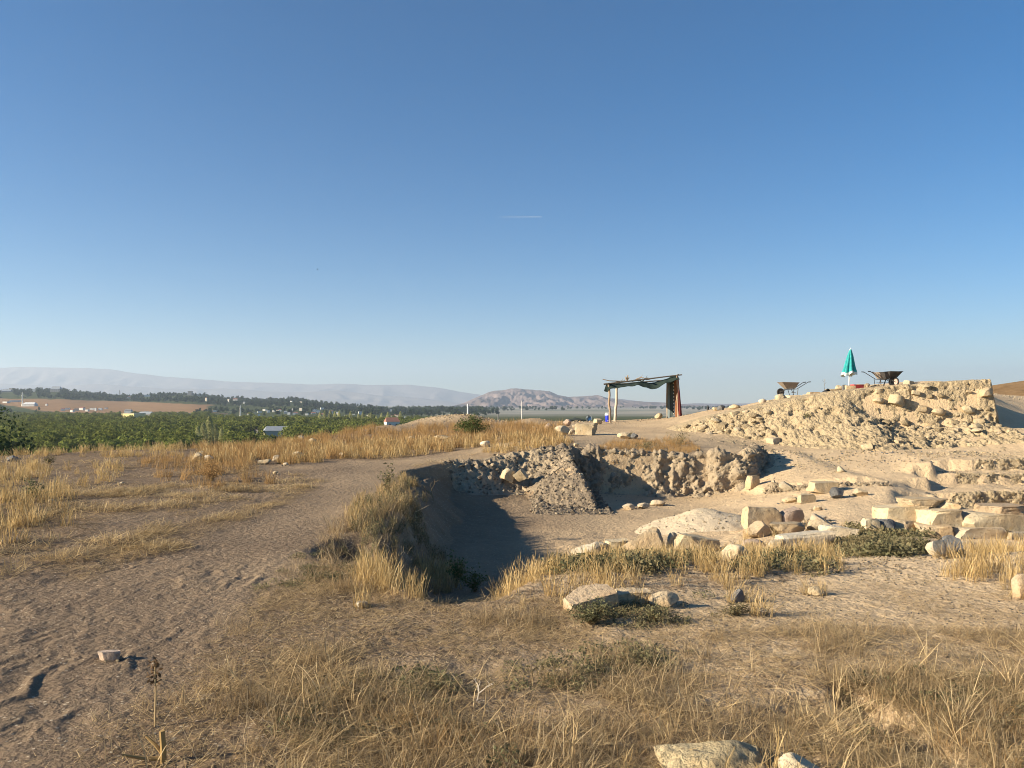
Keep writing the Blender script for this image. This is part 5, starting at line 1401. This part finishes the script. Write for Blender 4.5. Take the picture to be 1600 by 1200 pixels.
shrub('shrub', 925, 975, 96, 40, 60, .022, 'low dark green shrub growing against the orange stone', ('stemm', 'greenlow'), 6, dens=1.6)
shrub('shrub', 1020, 972, 90, 26, 40, .02, 'sprawling grey green shrub right of the one on the orange stone', ('stemm', 'greenlow'), 7, dens=1.4)
shrub('shrub', 1345, 868, 90, 40, 70, .03, 'dark green shrub hiding the end of the bright white block', ('stemm', 'greenlow'), 8, dens=1.6)
shrub('shrub', 1420, 866, 84, 34, 60, .03, 'dark green shrub in front of the dark grey block', ('stemm', 'greenlow'), 9, dens=1.6)
shrub('shrub', 738, 682, 66, 36, 110, .07, 'wide green bush on the skyline right of the spoil mound', ('stemm', 'weed'), 10, dens=1.6)
shrub('shrub', 1062, 698, 62, 34, 26, .05, 'thin straggling green weed at the left foot of the ruin', ('stemm', 'greenlow'), 11, dens=.8)
shrub('shrub', 1010, 703, 50, 16, 26, .04, 'flat grey green weed on the platform of brown grass', ('stemm', 'greenlow'), 12)
shrub('weed', 77, 726, 18, 16, 14, .05, 'small dark weed in the golden grass near the left edge', ('stemm', 'greenlow'), 13, cat='weed')
shrub('weed', 985, 686, 22, 12, 20, .035, 'small grey weed growing on the low oval stone', ('stemm', 'greenlow'), 14, cat='weed')
shrub('shrub', 1150, 962, 70, 22, 40, .02, 'thin grey weed round the small pointed grey stone', ('stemm', 'greenlow'), 15)
shrub('shrub', 875, 882, 44, 22, 24, .028, 'small green weed left of the lichened white stone', ('stemm', 'greenlow'), 16)
shrub('dry_bush', 380, 748, 70, 30, 60, .03, 'bleached dry bush beside the bend of the track', ('strawm', 'drygrey'), 17, cat='dry bush', dens=.5)
shrub('dry_bush', 331, 752, 46, 40, 50, .04, 'rusty brown dry bush left of the bleached one', ('stemm', 'browng'), 18, cat='dry bush', dens=1.0)
shrub('weed', 52, 782, 40, 40, 26, .05, 'grey weed at the edge of the golden grass on the left', ('stemm', 'greenlow'), 19, cat='weed', dens=.7)
shrub('dry_bush', 1262, 690 - 47, 24, 10, 20, .05, 'grey thorny tuft high on the ruin face', ('stemm', 'greenlow'), 21, cat='dry bush', d=30.0)

def branchy(name, px, py, h, label, mat, seed, forks=4, lean=.3, thick=.006, cat='dead plant', spread=.9):
    x, y, z = hit(px, py); Hh = h * y / F; g_ = random.Random(seed); m_ = MB()
    def grow(p, d, L, r_, lev):
        q = p + d * L
        m_.tube([p, p.lerp(q, .5) + Vector((g_.uniform(-1, 1), g_.uniform(-1, 1), 0)) * L * .08, q], [r_, r_ * .85, r_ * .7], 5, g_.random())
        if lev:
            for _ in range(2 if lev < forks else 3):
                e = (d + Vector((g_.uniform(-spread, spread), g_.uniform(-spread, spread), g_.uniform(-.2, .5)))).normalized()
                grow(q, e, L * g_.uniform(.5, .8), r_ * .65, lev - 1)
    grow(Vector((0, 0, -.02)), Vector((g_.uniform(-lean, lean), g_.uniform(-lean, lean), 1)).normalized(), Hh * .4, thick, forks)
    return tag(link(name, m_.mesh(name, M[mat], True), None, (x, y, z)), label, cat)
branchy('dead_plant', 897, 1205, 110, 'bare branching dead plant rising from the near grass', 'strawm', 3, 3, .1)
branchy('dead_plant', 742, 1098, 50, 'white forked dead twig on the grey green ground cover', 'palewood', 5, 3, 1.4, .005)
branchy('dead_plant', 682, 790, 52, 'bare branch sticking out of the shaded trench bank', 'stemm', 8, 3, .9, .012)
branchy('dead_plant', 588, 880, 44, 'reddish bare twig standing in the shaded bank weeds', 'stemm', 9, 3, .2, .006)
branchy('dead_plant', 1288, 611, 24, 'thin bleached stalk on the crest between bucket and parasol', 'drygrey', 12, 2, .1, .008)
x, y, z = hit(242, 1136)
dk = tag(empty('seed_stalk', (x, y, z)), 'tall dried stalk with a dark brown seed head', 'dead plant')
Hh = 104 * y / F; g_ = random.Random(2)
m_ = MB(); m_.tube([(0, 0, -.02), (.004, 0, Hh * .5), (.0, 0, Hh * .96)], [.006, .005, .003], 6, .6); link('stalk', m_.mesh('stalk', M['strawm'], True), dk)
M['seed'] = leaf_mat('seed_head', (.08, .05, .03), (.2, .13, .075), (.12, .075, .04), .1)
nn_ = np.random.default_rng(4); V, Fc, T_ = [], [], []
for k in range(80):
    zz_ = Hh * nn_.uniform(.62, 1.0); p = np.array([nn_.normal() * .010 * (1.5 - zz_ / Hh) * 2, nn_.normal() * .016, zz_]); dd = nn_.normal(size=3); dd[2] -= .3; dd /= np.linalg.norm(dd); s_ = np.cross(dd, nn_.normal(size=3)); s_ /= np.linalg.norm(s_)
    L = nn_.uniform(.012, .035); b = len(V); V += [p, p + dd * L * .5 + s_ * L * .25, p + dd * L, p + dd * L * .5 - s_ * L * .25]; T_ += [nn_.uniform()] * 4; Fc.append((b, b + 1, b + 2, b + 3))
tag(link('seed_head', mesh_np('seed_head', np.array(V), np.array(Fc), False, dict(tone=np.array(T_)), [M['seed']]), dk), kind='stuff')
x, y, z = hit(255, 1192); Hh = 50 * y / F
m_ = MB(); m_.tube([(0, 0, -.03), (0, 0, Hh * .5), (-.006, 0, Hh)], [.017, .0145, .013], 8); m_.tube([(0, 0, Hh * .25), (-.035, .0, Hh * .55), (-.085, .01, Hh * .8)], [.009, .008, .006], 6)
m_.tube([(0, 0, .02), (-.08, -.02, .03), (-.17, -.05, .06)], [.010, .009, .006], 6)
tag(link('cut_stump', m_.mesh('cut_stump', plain_mat('yellow_stem', (.36, .23, .085), .8, grime=.4, scale=20), True), None, (x, y, z)), 'thick yellow cut stem with a side fork in the near grass', 'stump')

# ------------------------------------------------------------------ village
def far_hit(px, py, d0=70): return hit(px, py, d0, 14000)
KEEP = []
M['hwhite'] = plain_mat('white_render', (.72, .70, .65), .9, grime=.25, scale=.3)
M['hgrey'] = plain_mat('grey_concrete', (.26, .25, .24), .9, grime=.35, scale=.3)
M['hyellow'] = plain_mat('yellow_render', (.74, .60, .27), .9, grime=.15, scale=.3)
M['hcream'] = plain_mat('cream_render', (.58, .52, .42), .9, grime=.3, scale=.3)
M['rred'] = plain_mat('red_tile_roof', (.30, .14, .10), .9, grime=.4, scale=.5)
M['rgrey'] = plain_mat('grey_sheet_roof', (.30, .33, .36), .6, grime=.4, scale=.4)
M['rwhite'] = plain_mat('white_sheet_roof', (.70, .70, .68), .6, grime=.2, scale=.4)
M['rbrown'] = plain_mat('brown_roof', (.17, .10, .075), .9, grime=.3, scale=.4)
M['glass'] = plain_mat('dark_window', (.03, .035, .04), .25, grime=.1, spec=.6)
def house(px, py, w, h, wall='hwhite', roof=None, rz=0.25, label=None, depth=.8, name='village_house', d=None, rise=.28, win=True, group=None, flat=False, cat='house'):
    if d is None: x, y, z = far_hit(px, py, 200)
    else: x, y, z = PX(px, d), d, ZZ(py, d)
    s = y / F; W, Hh = w * s, h * s; D = W * depth
    KEEP.append((px, w * .5, y, D))
    o = empty(name, (x, y + D / 2, z), rz); tag(o, label or '%s village house with a %s %s' % (dict(hwhite='small white', hcream='small cream')[wall], {None: 'flat grey roof', 'rred': 'red roof', 'rgrey': 'grey pitched roof'}[roof], 'high on the far ridge' if y > 1900 else 'beside the red field' if px < 340 else 'among the trees of the lower slope'), cat, group if label else 'pale village houses on the far slope')
    m_ = MB(); m_.box((0, 0, Hh / 2 - .8), (W, D, Hh + 1.6)); link('wall', m_.mesh('wall', M[wall]), o)
    m_ = MB(); e = .3
    if roof and not flat:
        a, b, q = W / 2 + e, D / 2 + e, Hh * 1.0; rz_ = max(.8, rise * D)
        m_.add([(-a, -b, q), (a, -b, q), (a, b, q), (-a, b, q), (-a * .8, 0, q + rz_), (a * .8, 0, q + rz_)], [(0, 1, 5, 4), (1, 2, 5), (2, 3, 4, 5), (3, 0, 4), (3, 2, 1, 0)])
    else:
        m_.box((0, 0, Hh + .12), (W + e, D + e, .24))
    link('roof', m_.mesh('roof', M[roof or 'hgrey']), o)
    if win and W > 5:
        nx_ = max(2, min(5, int(W / 3))); ny_ = max(1, min(4, int(Hh / 2.9))); m0 = MB(); m0.box((0, 0, 0), (1.0, .12, 1.2)); wm = m0.mesh('window', M['glass'])
        for i in range(nx_):
            for j in range(ny_):
                link('window', wm, o, (W * ((i + .5) / nx_ - .5), -D / 2 - .02, Hh * (j + .55) / ny_))
    return o
H_ = house
H_(203, 658, 26, 12, 'hyellow', 'rgrey', -.35, 'big plain yellow building standing in the green orchard', .9, 'warehouse', d=960, flat=True, win=False, cat='building')
H_(226, 651, 24, 4.5, 'hgrey', 'rgrey', -.2, 'long grey roofed shed behind the yellow building', .5, 'shed', d=1040, win=False, cat='shed')
H_(199, 645, 10, 3.5, 'hwhite', 'hgrey', .1, 'small white house just behind the yellow building', .7, d=1120, win=False)
H_(377, 678, 18, 9, 'hcream', 'rgrey', .3, 'small shed with a pale flat roof among trees by the poplars', .8, 'shed', d=470, flat=True, win=False, cat='shed')
H_(402, 679, 22, 8, 'hgrey', 'rbrown', -.3, 'small shed with a dark sloping roof right of the pale one', .7, 'shed', d=460, rise=.15, win=False, cat='shed')
H_(431, 686, 44, 13, 'hcream', 'rgrey', .35, 'wide barn with a grey sheet roof just below the crest', .7, 'barn', d=380, rise=.22, win=False, cat='barn')
H_(611, 670, 21, 11, 'hwhite', 'rred', .4, 'white house with a red roof on the near side of the village', .8, d=420, rise=.4)
H_(44, 635, 18, 3.4, 'hwhite', 'rwhite', .05, 'long white hall at the foot of the left minaret', .6, 'hall', win=False, cat='building')
H_(85, 613, 14, 5, 'hgrey', 'rgrey', .1, 'grey house with a hipped roof alone on the left ridge', .8, d=2480, rise=.4)
H_(296, 624, 6, 13, 'hgrey', None, .1, 'tall dark tower block on the ridge right of the tree clumps', 1, 'tower_block', d=2450, cat='building')
H_(306, 624, 11, 8, 'hgrey', None, .1, 'lower dark block joined beside the tower block on the ridge', .7, 'apartment_block', d=2460, cat='building')
H_(17, 613, 6, 6.5, 'hgrey', None, 0, 'small grey tower at the left end of the ridge', 1, 'tower_block', d=2470, cat='building')
H_(8, 614, 14, 3.2, 'hgrey', 'rgrey', .2, 'low grey roofed house beside the grey tower on the left ridge', .7, d=2460)
H_(348, 651, 16, 2.6, 'hcream', 'rbrown', .1, 'long brown roofed building at the edge of the red field', .5, d=1330, win=False)
H_(360, 649, 6, 6, 'hyellow', None, .2, 'small yellow house left of the right minaret', .9, d=1400)
H_(563, 653, 7, 10, 'hwhite', None, .3, 'tallest white house at the right end of the village', .9, d=1350)
H_(551, 654, 7, 3.5, 'hwhite', 'rwhite', .3, 'low white house with a pitched roof beside the tallest one', .9, d=1330, rise=.5, win=False)
H_(583, 657, 30, 1.8, 'hwhite', 'rgrey', .08, 'very long low white shed right of the tallest white house', .3, 'shed', d=1250, win=False, cat='shed')
H_(489, 651, 7, 5.5, 'hwhite', 'rred', .3, 'white house below the two big ones at the village centre', .8, d=1350)
H_(491, 644, 6, 5, 'hwhite', None, .2, 'left one of the two big white houses at the village centre', .8, d=1500)
H_(496, 646, 7, 5.5, 'hwhite', None, .2, 'right one of the two big white houses at the village centre', .8, d=1460)
H_(398, 652, 6, 7, 'hwhite', None, .3, 'tall white house right of the right minaret', .8, d=1380)
H_(461, 652, 7, 6.5, 'hwhite', 'rred', .3, 'tall white house under the short white tower of the village', .8, d=1370)
H_(516, 651, 6, 8, 'hwhite', None, .2, 'tall narrow white house right of the village centre', .8, d=1380)
for px, py, w, h in [(53, 612, 5, 4), (20, 628, 14, 2.5), (8, 630, 8, 2.5), (72, 634, 2.5, 3), (97, 642, 6, 3), (103, 640, 7, 2.5), (112, 644, 5, 3), (118, 642, 6, 3.5), (127, 641, 7, 3.5), (135, 643, 5, 3), (143, 641, 6, 3.5), (149, 642, 2.5, 4.5), (156, 641, 5, 2),
                     (165, 639, 4, 2), (228, 645, 5, 2), (254, 646, 3, 2.5), (278, 647, 3, 3), (296, 651, 5, 4.5), (202, 624, 3.5, 4), (229, 619, 8, 3), (322, 627, 3, 5), (357, 628, 3, 4), (367, 626, 7, 2), (381, 631, 3, 2.5), (335, 644, 7, 2.8), (346, 653, 6, 2), (354, 653, 4, 3), (387, 649, 2.5, 2.5),
                     (405, 645, 6, 2.2), (413, 642, 5, 2.2), (419, 645, 4.5, 4), (424, 653, 6, 3), (428, 644, 5, 3), (434, 643, 4, 2.2), (437, 643, 4, 2.5), (446, 647, 6, 3.5), (451, 648, 4, 3), (417, 656, 2.5, 2.5), (404, 650, 3.5, 3), (470, 642, 4.5, 4.5), (459, 648, 4, 3), (479, 649, 5, 3), (484, 657, 5, 2.5), (502, 650, 9, 2.4), (503, 640, 5, 3), (511, 658, 5, 2),
                     (517, 645, 5, 2.5), (526, 648, 5, 3), (531, 647, 3, 2), (540, 651, 3, 2.5), (574, 652, 2, 3.5), (585, 653, 2, 2.5), (596, 652, 2, 3), (612, 654, 3, 4), (617, 653, 3, 4), (622, 652, 4, 3), (628, 657, 4.5, 4), (633, 654, 3, 3), (640, 655, 3, 3), (611, 643, 3, 3), (560, 637, 4, 1.6), (470, 629, 4, 1.6), (455, 628, 3, 1.6)]:
    house(px, py, w, h, ['hwhite', 'hwhite', 'hcream', 'hwhite'][int(px) % 4], [None, 'rred', None, 'rgrey', None][int(px * 3) % 5], (px % 7) * .12 - .3, win=False)
# ------------------------------------------------------------------ trees
def crown_geo(r_, h, n, leaf, seed, lobes=7, z0=0.0):
    g_ = np.random.default_rng(seed); C_ = g_.normal(size=(lobes, 3)) * np.array([r_ * .42, r_ * .42, h * .2]); C_[:, 2] += z0 + h * .5; R_ = g_.uniform(.38, .62, lobes)
    k = g_.integers(0, lobes, n); d = g_.normal(size=(n, 3)); d /= np.linalg.norm(d, axis=1, keepdims=True)
    rad = g_.uniform(.45, 1, n) ** .5
    p = C_[k] + d * (R_[k] * rad)[:, None] * np.array([r_, r_, h * .62])
    a = g_.normal(size=(n, 3)) + d * .9; a /= np.linalg.norm(a, axis=1, keepdims=True); u = np.cross(a, g_.normal(size=(n, 3))); u /= np.linalg.norm(u, axis=1, keepdims=True); w = np.cross(a, u)
    L = (leaf * g_.uniform(.6, 1.4, n))[:, None]
    V = np.stack([p - u * L * .5, p + w * L * .35, p + u * L * .5, p - w * L * .35], 1).reshape(-1, 3)
    return V, np.arange(4 * n).reshape(n, 4), np.repeat(g_.uniform(size=n) * .5 + .5 * (d[:, 2] > 0), 4)  # leaves on the upper side of each lobe toned lighter, painting lit crowns
def trunk_mb(h, r_, seed, limbs=5, top=.6):
    g_ = random.Random(seed); m_ = MB(); m_.tube([(0, 0, -.6), (.03 * h, 0, h * .25), (0, .02 * h, h * top)], [r_, r_ * .75, r_ * .35], 7)
    for k in range(limbs):
        a = k * 2.4 + g_.random(); z0 = h * g_.uniform(.18, .45); L = h * g_.uniform(.22, .35)
        m_.tube([(0, 0, z0), (math.cos(a) * L * .5, math.sin(a) * L * .5, z0 + L * .45), (math.cos(a) * L, math.sin(a) * L, z0 + L * .7)], [r_ * .4, r_ * .28, r_ * .1], 5)
    return m_
tree_kinds = [(crown_geo(2.9, 4.6, 620, .62, 2000 + i, 8, .7), trunk_mb(5, .16, i)) for i in range(5)]
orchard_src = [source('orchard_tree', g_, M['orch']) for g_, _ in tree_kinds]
rt = np.random.default_rng(99)
KEEP += [(330, 30, 318, 6), (375.5, 4, 1400, 8), (35, 4, 1500, 8)]
KA = np.array(KEEP, float)
def clear_of(x, d, back=.30, margin=2.0):
    px = 800 + x / d * F
    return ~((np.abs(px - KA[:, 0]) < KA[:, 1] + margin) & (d < KA[:, 2] + KA[:, 3] + 3) & (d > KA[:, 2] * (1 - back) - 8)).any()
# nearest orchard trees one by one, the rest of the orchard as one mass
tree_me = []
for g_, t_ in tree_kinds:
    tree_me.append((mesh_np('crown', g_[0], g_[1], False, dict(tone=g_[2]), [M['orch']]), t_.mesh('trunk', M['bark'], True)))
def tree(name, x, y, k, s, label, cat='tree', group=None, mes=None, rz=0.0, sz=1.0):
    o = empty(name, (x, y, hz(x, y)), rz); o.scale = (s, s, s * sz); tag(o, label, cat, group)
    c, t = (mes or tree_me)[k]
    tag(link('crown', c, o), kind='stuff'); link('trunk', t, o)
    return o
near_n = 0
for k in range(900):
    px = rt.uniform(-60, 470); d = 150 * (420 / 150) ** rt.uniform(0, 1)
    x = PX(px, d)
    if not clear_of(x, d, .6): continue
    if near_n >= 90: break
    if d < 175 and px > 120: continue
    near_n += 1
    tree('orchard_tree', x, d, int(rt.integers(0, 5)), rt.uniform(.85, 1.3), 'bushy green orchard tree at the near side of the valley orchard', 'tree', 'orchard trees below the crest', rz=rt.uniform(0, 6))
pts = []
for k in range(11000):
    px = rt.uniform(-200, 690); d = 230 * (1180 / 230) ** (rt.uniform(0, 1) ** .75)
    x = PX(px, d)
    if not clear_of(x, d): continue
    if d > 690 and px > 330 + 25 * rt.normal(): continue
    py_ = HY + (EYE + 16) * F / d
    if d > 1000 and poly_in(np.array([px]), np.array([py_]), [(-60, 640), (110, 640), (160, 652), (340, 650), (340, 600), (-60, 600)])[0]: continue
    pts.append((x, d))
pts = np.array(pts); pts = np.column_stack([pts, far_z(pts[:, 0], pts[:, 1]) - .2])
print('orchard', len(pts))
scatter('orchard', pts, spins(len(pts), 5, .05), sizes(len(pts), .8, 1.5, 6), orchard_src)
# trees and hedges over the village slope and the far ridge
pts = []
for k in range(14000):
    px = rt.uniform(-250, 760); d = 1150 * (2750 / 1150) ** rt.uniform(0, 1); x = PX(px, d)
    if d < 1750 and px > 330 and rt.uniform() < .72: continue
    if clear_of(x, d, .2, 1.6): pts.append((x, d))
pts = np.array(pts); zf_ = far_z(pts[:, 0], pts[:, 1]); fpx, fpy = project(pts[:, 0], pts[:, 1], zf_)
cl = fbm(pts[:, 0] / 110, pts[:, 1] / 150, octv=3, seed=91)
okk = ~poly_in(fpx + 20 * cl, fpy + 2 * cl, FIELD) & (cl > np.where(pts[:, 1] > 1750, -.5, -.1) + .3 * rt.uniform(size=len(pts)))
pts = np.column_stack([pts, zf_ - .2])[okk]
print('woodland', len(pts))
dk_src = [source('dark_tree', crown_geo(2.8, 5.2, 260, 1.0, 2100 + i, 6, .5), M['dkleaf']) for i in range(4)]
scatter('woodland', pts, spins(len(pts), 7, .05), np.column_stack([sz_ := rt.uniform(.6, 1.7, len(pts)) * np.where(pts[:, 1] < 1750, .75, 1), sz_, sz_ * rt.uniform(.8, 1.5, len(pts))]), dk_src)
# scattered trees of the plain, reading as dark hedges and patches
pts = np.column_stack([PX(rt.uniform(560, 1150, 5000), 1.0), np.zeros(5000)]); dd = 700 * (5200 / 700) ** rt.uniform(0, 1, 5000); pts = np.column_stack([pts[:, 0] * dd, dd])
cl = fbm(pts[:, 0] / 380, pts[:, 1] / 160, octv=3, seed=93); pts = pts[(cl > .3) & (pts[:, 0] / pts[:, 1] * F + 800 + 60 * cl < 800 + 400 * (pts[:, 1] > 2200))]; pts = np.column_stack([pts, far_z(pts[:, 0], pts[:, 1]) - .2])
scatter('plain_trees', pts, spins(len(pts), 8, .05), sizes(len(pts), 1.0, 2.2, 9), dk_src)
# the dark tree at the left edge, poplars and a few single trees
big = (mesh_np('crown', *(lambda g_: (g_[0], g_[1], False, dict(tone=g_[2])))(crown_geo(2.6, 6.6, 9500, .17, 2201, 16, 1.2)), [M['dkleaf']]), trunk_mb(7.5, .2, 31).mesh('trunk', M['bark'], True))
tree('leafy_tree', PX(-98, 40), 40, 0, 1.16, 'dark leafy tree at the left edge just below the crest', mes=[big], sz=1.0)
tree('leafy_tree', PX(16, 56), 56, 0, .72, 'lower dark tree right of the leafy one at the left edge', mes=[big], rz=2.0, sz=1.5)
def poplar_geo(h, r_, n, seed):
    g_ = np.random.default_rng(seed); t = g_.uniform(0, 1, n); a = g_.uniform(0, 6.283, n); q = r_ * np.sin(np.pi * (t * .93 + .05)) ** .7 * np.sqrt(g_.uniform(.1, 1, n))
    p = np.stack([q * np.cos(a), q * np.sin(a), h * (.08 + .92 * t)], -1); u = g_.normal(size=(n, 3)); u[:, 2] += 1; u /= np.linalg.norm(u, axis=1, keepdims=True); w = np.cross(u, g_.normal(size=(n, 3))); w /= np.linalg.norm(w, axis=1, keepdims=True)
    L = g_.uniform(.25, .6, n)[:, None]; V = np.stack([p - u * L * .6, p + w * L * .3, p + u * L * .6, p - w * L * .3], 1).reshape(-1, 3)
    return V, np.arange(4 * n).reshape(n, 4), np.repeat(g_.uniform(size=n), 4)
pops = []
for i in range(3):
    g_ = poplar_geo(12, 1.7, 1900, 2300 + i); m_ = MB(); m_.tube([(0, 0, -.5), (.05, 0, 6), (0, 0, 11.5)], [.16, .11, .03], 7)
    pops.append((mesh_np('crown', g_[0], g_[1], False, dict(tone=g_[2]), [M['poplar']]), m_.mesh('trunk', M['bark'], True)))
for i, (px, s_) in enumerate([(309, .78), (318, .92), (327, 1.1), (336, .85), (346, .7), (357, .62)]):
    d = 300 + i * 4
    tree('poplar', PX(px, d), d, i % 3, s_, ['shortest poplar at the left of the pale row', 'second poplar from the left in the pale row', 'tallest poplar of the pale row', 'poplar right of the tallest in the pale row', 'fifth poplar of the pale row near the grey sheds', 'last poplar of the pale row, low and beside the grey sheds'][i], 'tree', 'pale poplars below the crest', pops)
for i in range(16):
    px = 500 + i * 8.2 + rt.uniform(-3, 3); d = 620 + rt.uniform(-30, 30)
    tree('poplar', PX(px, d), d, i % 3, rt.uniform(.75, 1.15), 'slim poplar in the row in front of the white village houses', 'tree', 'poplars before the village', pops)
for px, py, s_ in ((812, 657, .5),):
    x, y, z = PX(px, 62), 62, 0
    tree('small_tree', x, y, 0, .34, 'small dark bush tree on the skyline right of the white pole', mes=[big])

def minaret(px, py, h, label):
    x, y, z = far_hit(px, py, 300); s = y / F; Hh = h * s; r_ = 1.5 * s * .55
    o = tag(empty('minaret', (x, y, z)), label, 'minaret')
    m_ = MB(); m_.lathe([(r_ * 1.5, -1), (r_ * 1.5, Hh * .12), (r_, Hh * .16), (r_ * .92, Hh * .72)], 14); link('shaft', m_.mesh('shaft', M['hwhite'], True), o)
    m_ = MB(); m_.lathe([(r_ * .92, Hh * .70), (r_ * 1.5, Hh * .73), (r_ * 1.5, Hh * .76), (r_ * .7, Hh * .76)], 14); link('balcony', m_.mesh('balcony', M['hwhite'], True), o)
    m_ = MB(); m_.lathe([(r_ * .7, Hh * .76), (r_ * .7, Hh * .88), (r_ * .85, Hh * .88), (0, Hh * 1.02)], 14); link('spire', m_.mesh('spire', M['hwhite'], True), o)
minaret(35, 635, 23, 'white minaret above the long white hall at the left')
minaret(375.5, 652, 19, 'white minaret at the left end of the village')
minaret(457, 645, 7, 'short white tower in the middle of the village')
def pylon(px, py, h, label, d):
    x, y, z = PX(px, d), d, ZZ(py, d); Hh = h * d / F; b = Hh * .1; m_ = MB(); r_ = Hh * .008
    for sx_, sy_ in ((-1, -1), (1, -1), (1, 1), (-1, 1)): m_.tube([(sx_ * b, sy_ * b, -2), (sx_ * b * .3, sy_ * b * .3, Hh * .7), (0, 0, Hh)], r_, 4)
    for k in range(6):
        q = b * (1 - k * .13); zz_ = Hh * k * .12
        m_.tube([(-q, -q, zz_), (q * .87, -q * .87, zz_ + Hh * .12)], r_ * .7, 4); m_.tube([(q, -q, zz_), (-q * .87, -q * .87, zz_ + Hh * .12)], r_ * .7, 4)
    for zz_, w_ in ((.72, .16), (.84, .13)): m_.tube([(-Hh * w_, 0, Hh * zz_), (0, 0, Hh * (zz_ + .02)), (Hh * w_, 0, Hh * zz_)], r_, 4)
    tag(link('pylon', m_.mesh('pylon', M['frame']), None, (x, y, z)), label, 'pylon')
pylon(97, 616, 12, 'lattice pylon on the ridge right of the hipped house', 2500)
pylon(187, 622, 13, 'lattice pylon on the ridge in the gap of the trees', 2500)
def mast(name, px, py, h, r_, d, label, mat, cat):
    m_ = MB(); Hh = h * d / F; m_.tube([(0, 0, -.5), (0, 0, Hh)], [r_, r_ * .7], 8)
    if name == 'antenna_mast':
        for k in range(5): m_.tube([(-r_ * 2.2, 0, Hh * (.2 + .15 * k)), (r_ * 2.2, 0, Hh * (.2 + .15 * k))], r_ * .3, 4)
    tag(link(name, m_.mesh(name, mat, True), None, (PX(px, d), d, ZZ(py, d))), label, cat)
mast('white_post', 731, 651, 20, .07, 52, 'white post sticking up behind the skyline bush', M['hwhite'], 'post')
mast('antenna_mast', 815.5, 654, 28, .055, 95, 'thin pale lattice mast on the skyline in front of the table mountain', M['hwhite'], 'mast')
mast('white_post', 778.5, 656, 9, .04, 50, 'short thin pole on the skyline between post and mast', M['hgrey'], 'post')
# low block wall beyond the ruin
bw = tag(empty('block_wall', (PX(1578, 44), 44, ZZ(641, 44))), 'low wall of pale concrete blocks beyond the right end of the ruin', 'wall')
m0 = MB(); m0.box((0, 0, 0), (.47, .25, .20)); bme = m0.mesh('block', M['buff'])
for j in range(2):
    for i in range(5): link('block', bme, bw, (-.95 + i * .48 + (j % 2) * .24, random.uniform(-.02, .02), .1 + j * .205))
for i in range(3): link('block', bme, bw, (1.75 + i * .48, .1, .06 + .01 * i))
# contrail and bird in the sky
cm, nt, b, out = new_mat('ice_trail'); nt.nodes.remove(b)
d_ = nt.nodes.new('ShaderNodeBsdfDiffuse'); d_.inputs[0].default_value = (.9, .9, .9, 1); t_ = nt.nodes.new('ShaderNodeBsdfTransparent'); mx = nt.nodes.new('ShaderNodeMixShader')
nt.links.new(ramp(nt, attr(nt, 'tone'), 0, 1, 0, .38), mx.inputs[0]); nt.links.new(t_.outputs[0], mx.inputs[1]); nt.links.new(d_.outputs[0], mx.inputs[2]); nt.links.new(mx.outputs[0], out.inputs[0])
m_ = MB(); D_ = 9000; n_ = 16
for i in range(n_):
    a, b2_ = i / n_, (i + 1) / n_
    m_.tube([(PX(768 + 79 * a, D_), D_, ZZ(339, D_)), (PX(768 + 79 * b2_, D_), D_, ZZ(339, D_))], [5.5 - 2.5 * a, 5.5 - 2.5 * b2_], 6, a, caps=False)
tag(link('contrail', m_.mesh('contrail', cm, True)), 'short thin white vapour trail high in the clear sky', 'contrail')
m_ = MB(); m_.tube([(-.12, 0, 0), (0, .02, .01), (.14, 0, 0)], [.01, .045, .012], 6)
m_.add([(.03, 0, .02), (-.04, 0, .02), (-.06, .30, .10), (-.02, .33, .10)], [(0, 1, 2, 3)]); m_.add([(.03, 0, .02), (-.04, 0, .02), (-.06, -.30, .10), (-.02, -.33, .10)], [(3, 2, 1, 0)])
tag(link('bird', m_.mesh('bird', M['frame'], True), None, (PX(496, 130), 130, ZZ(421, 130)), (0, 0, .5)), 'tiny dark bird flying alone in the sky at the left', 'bird')
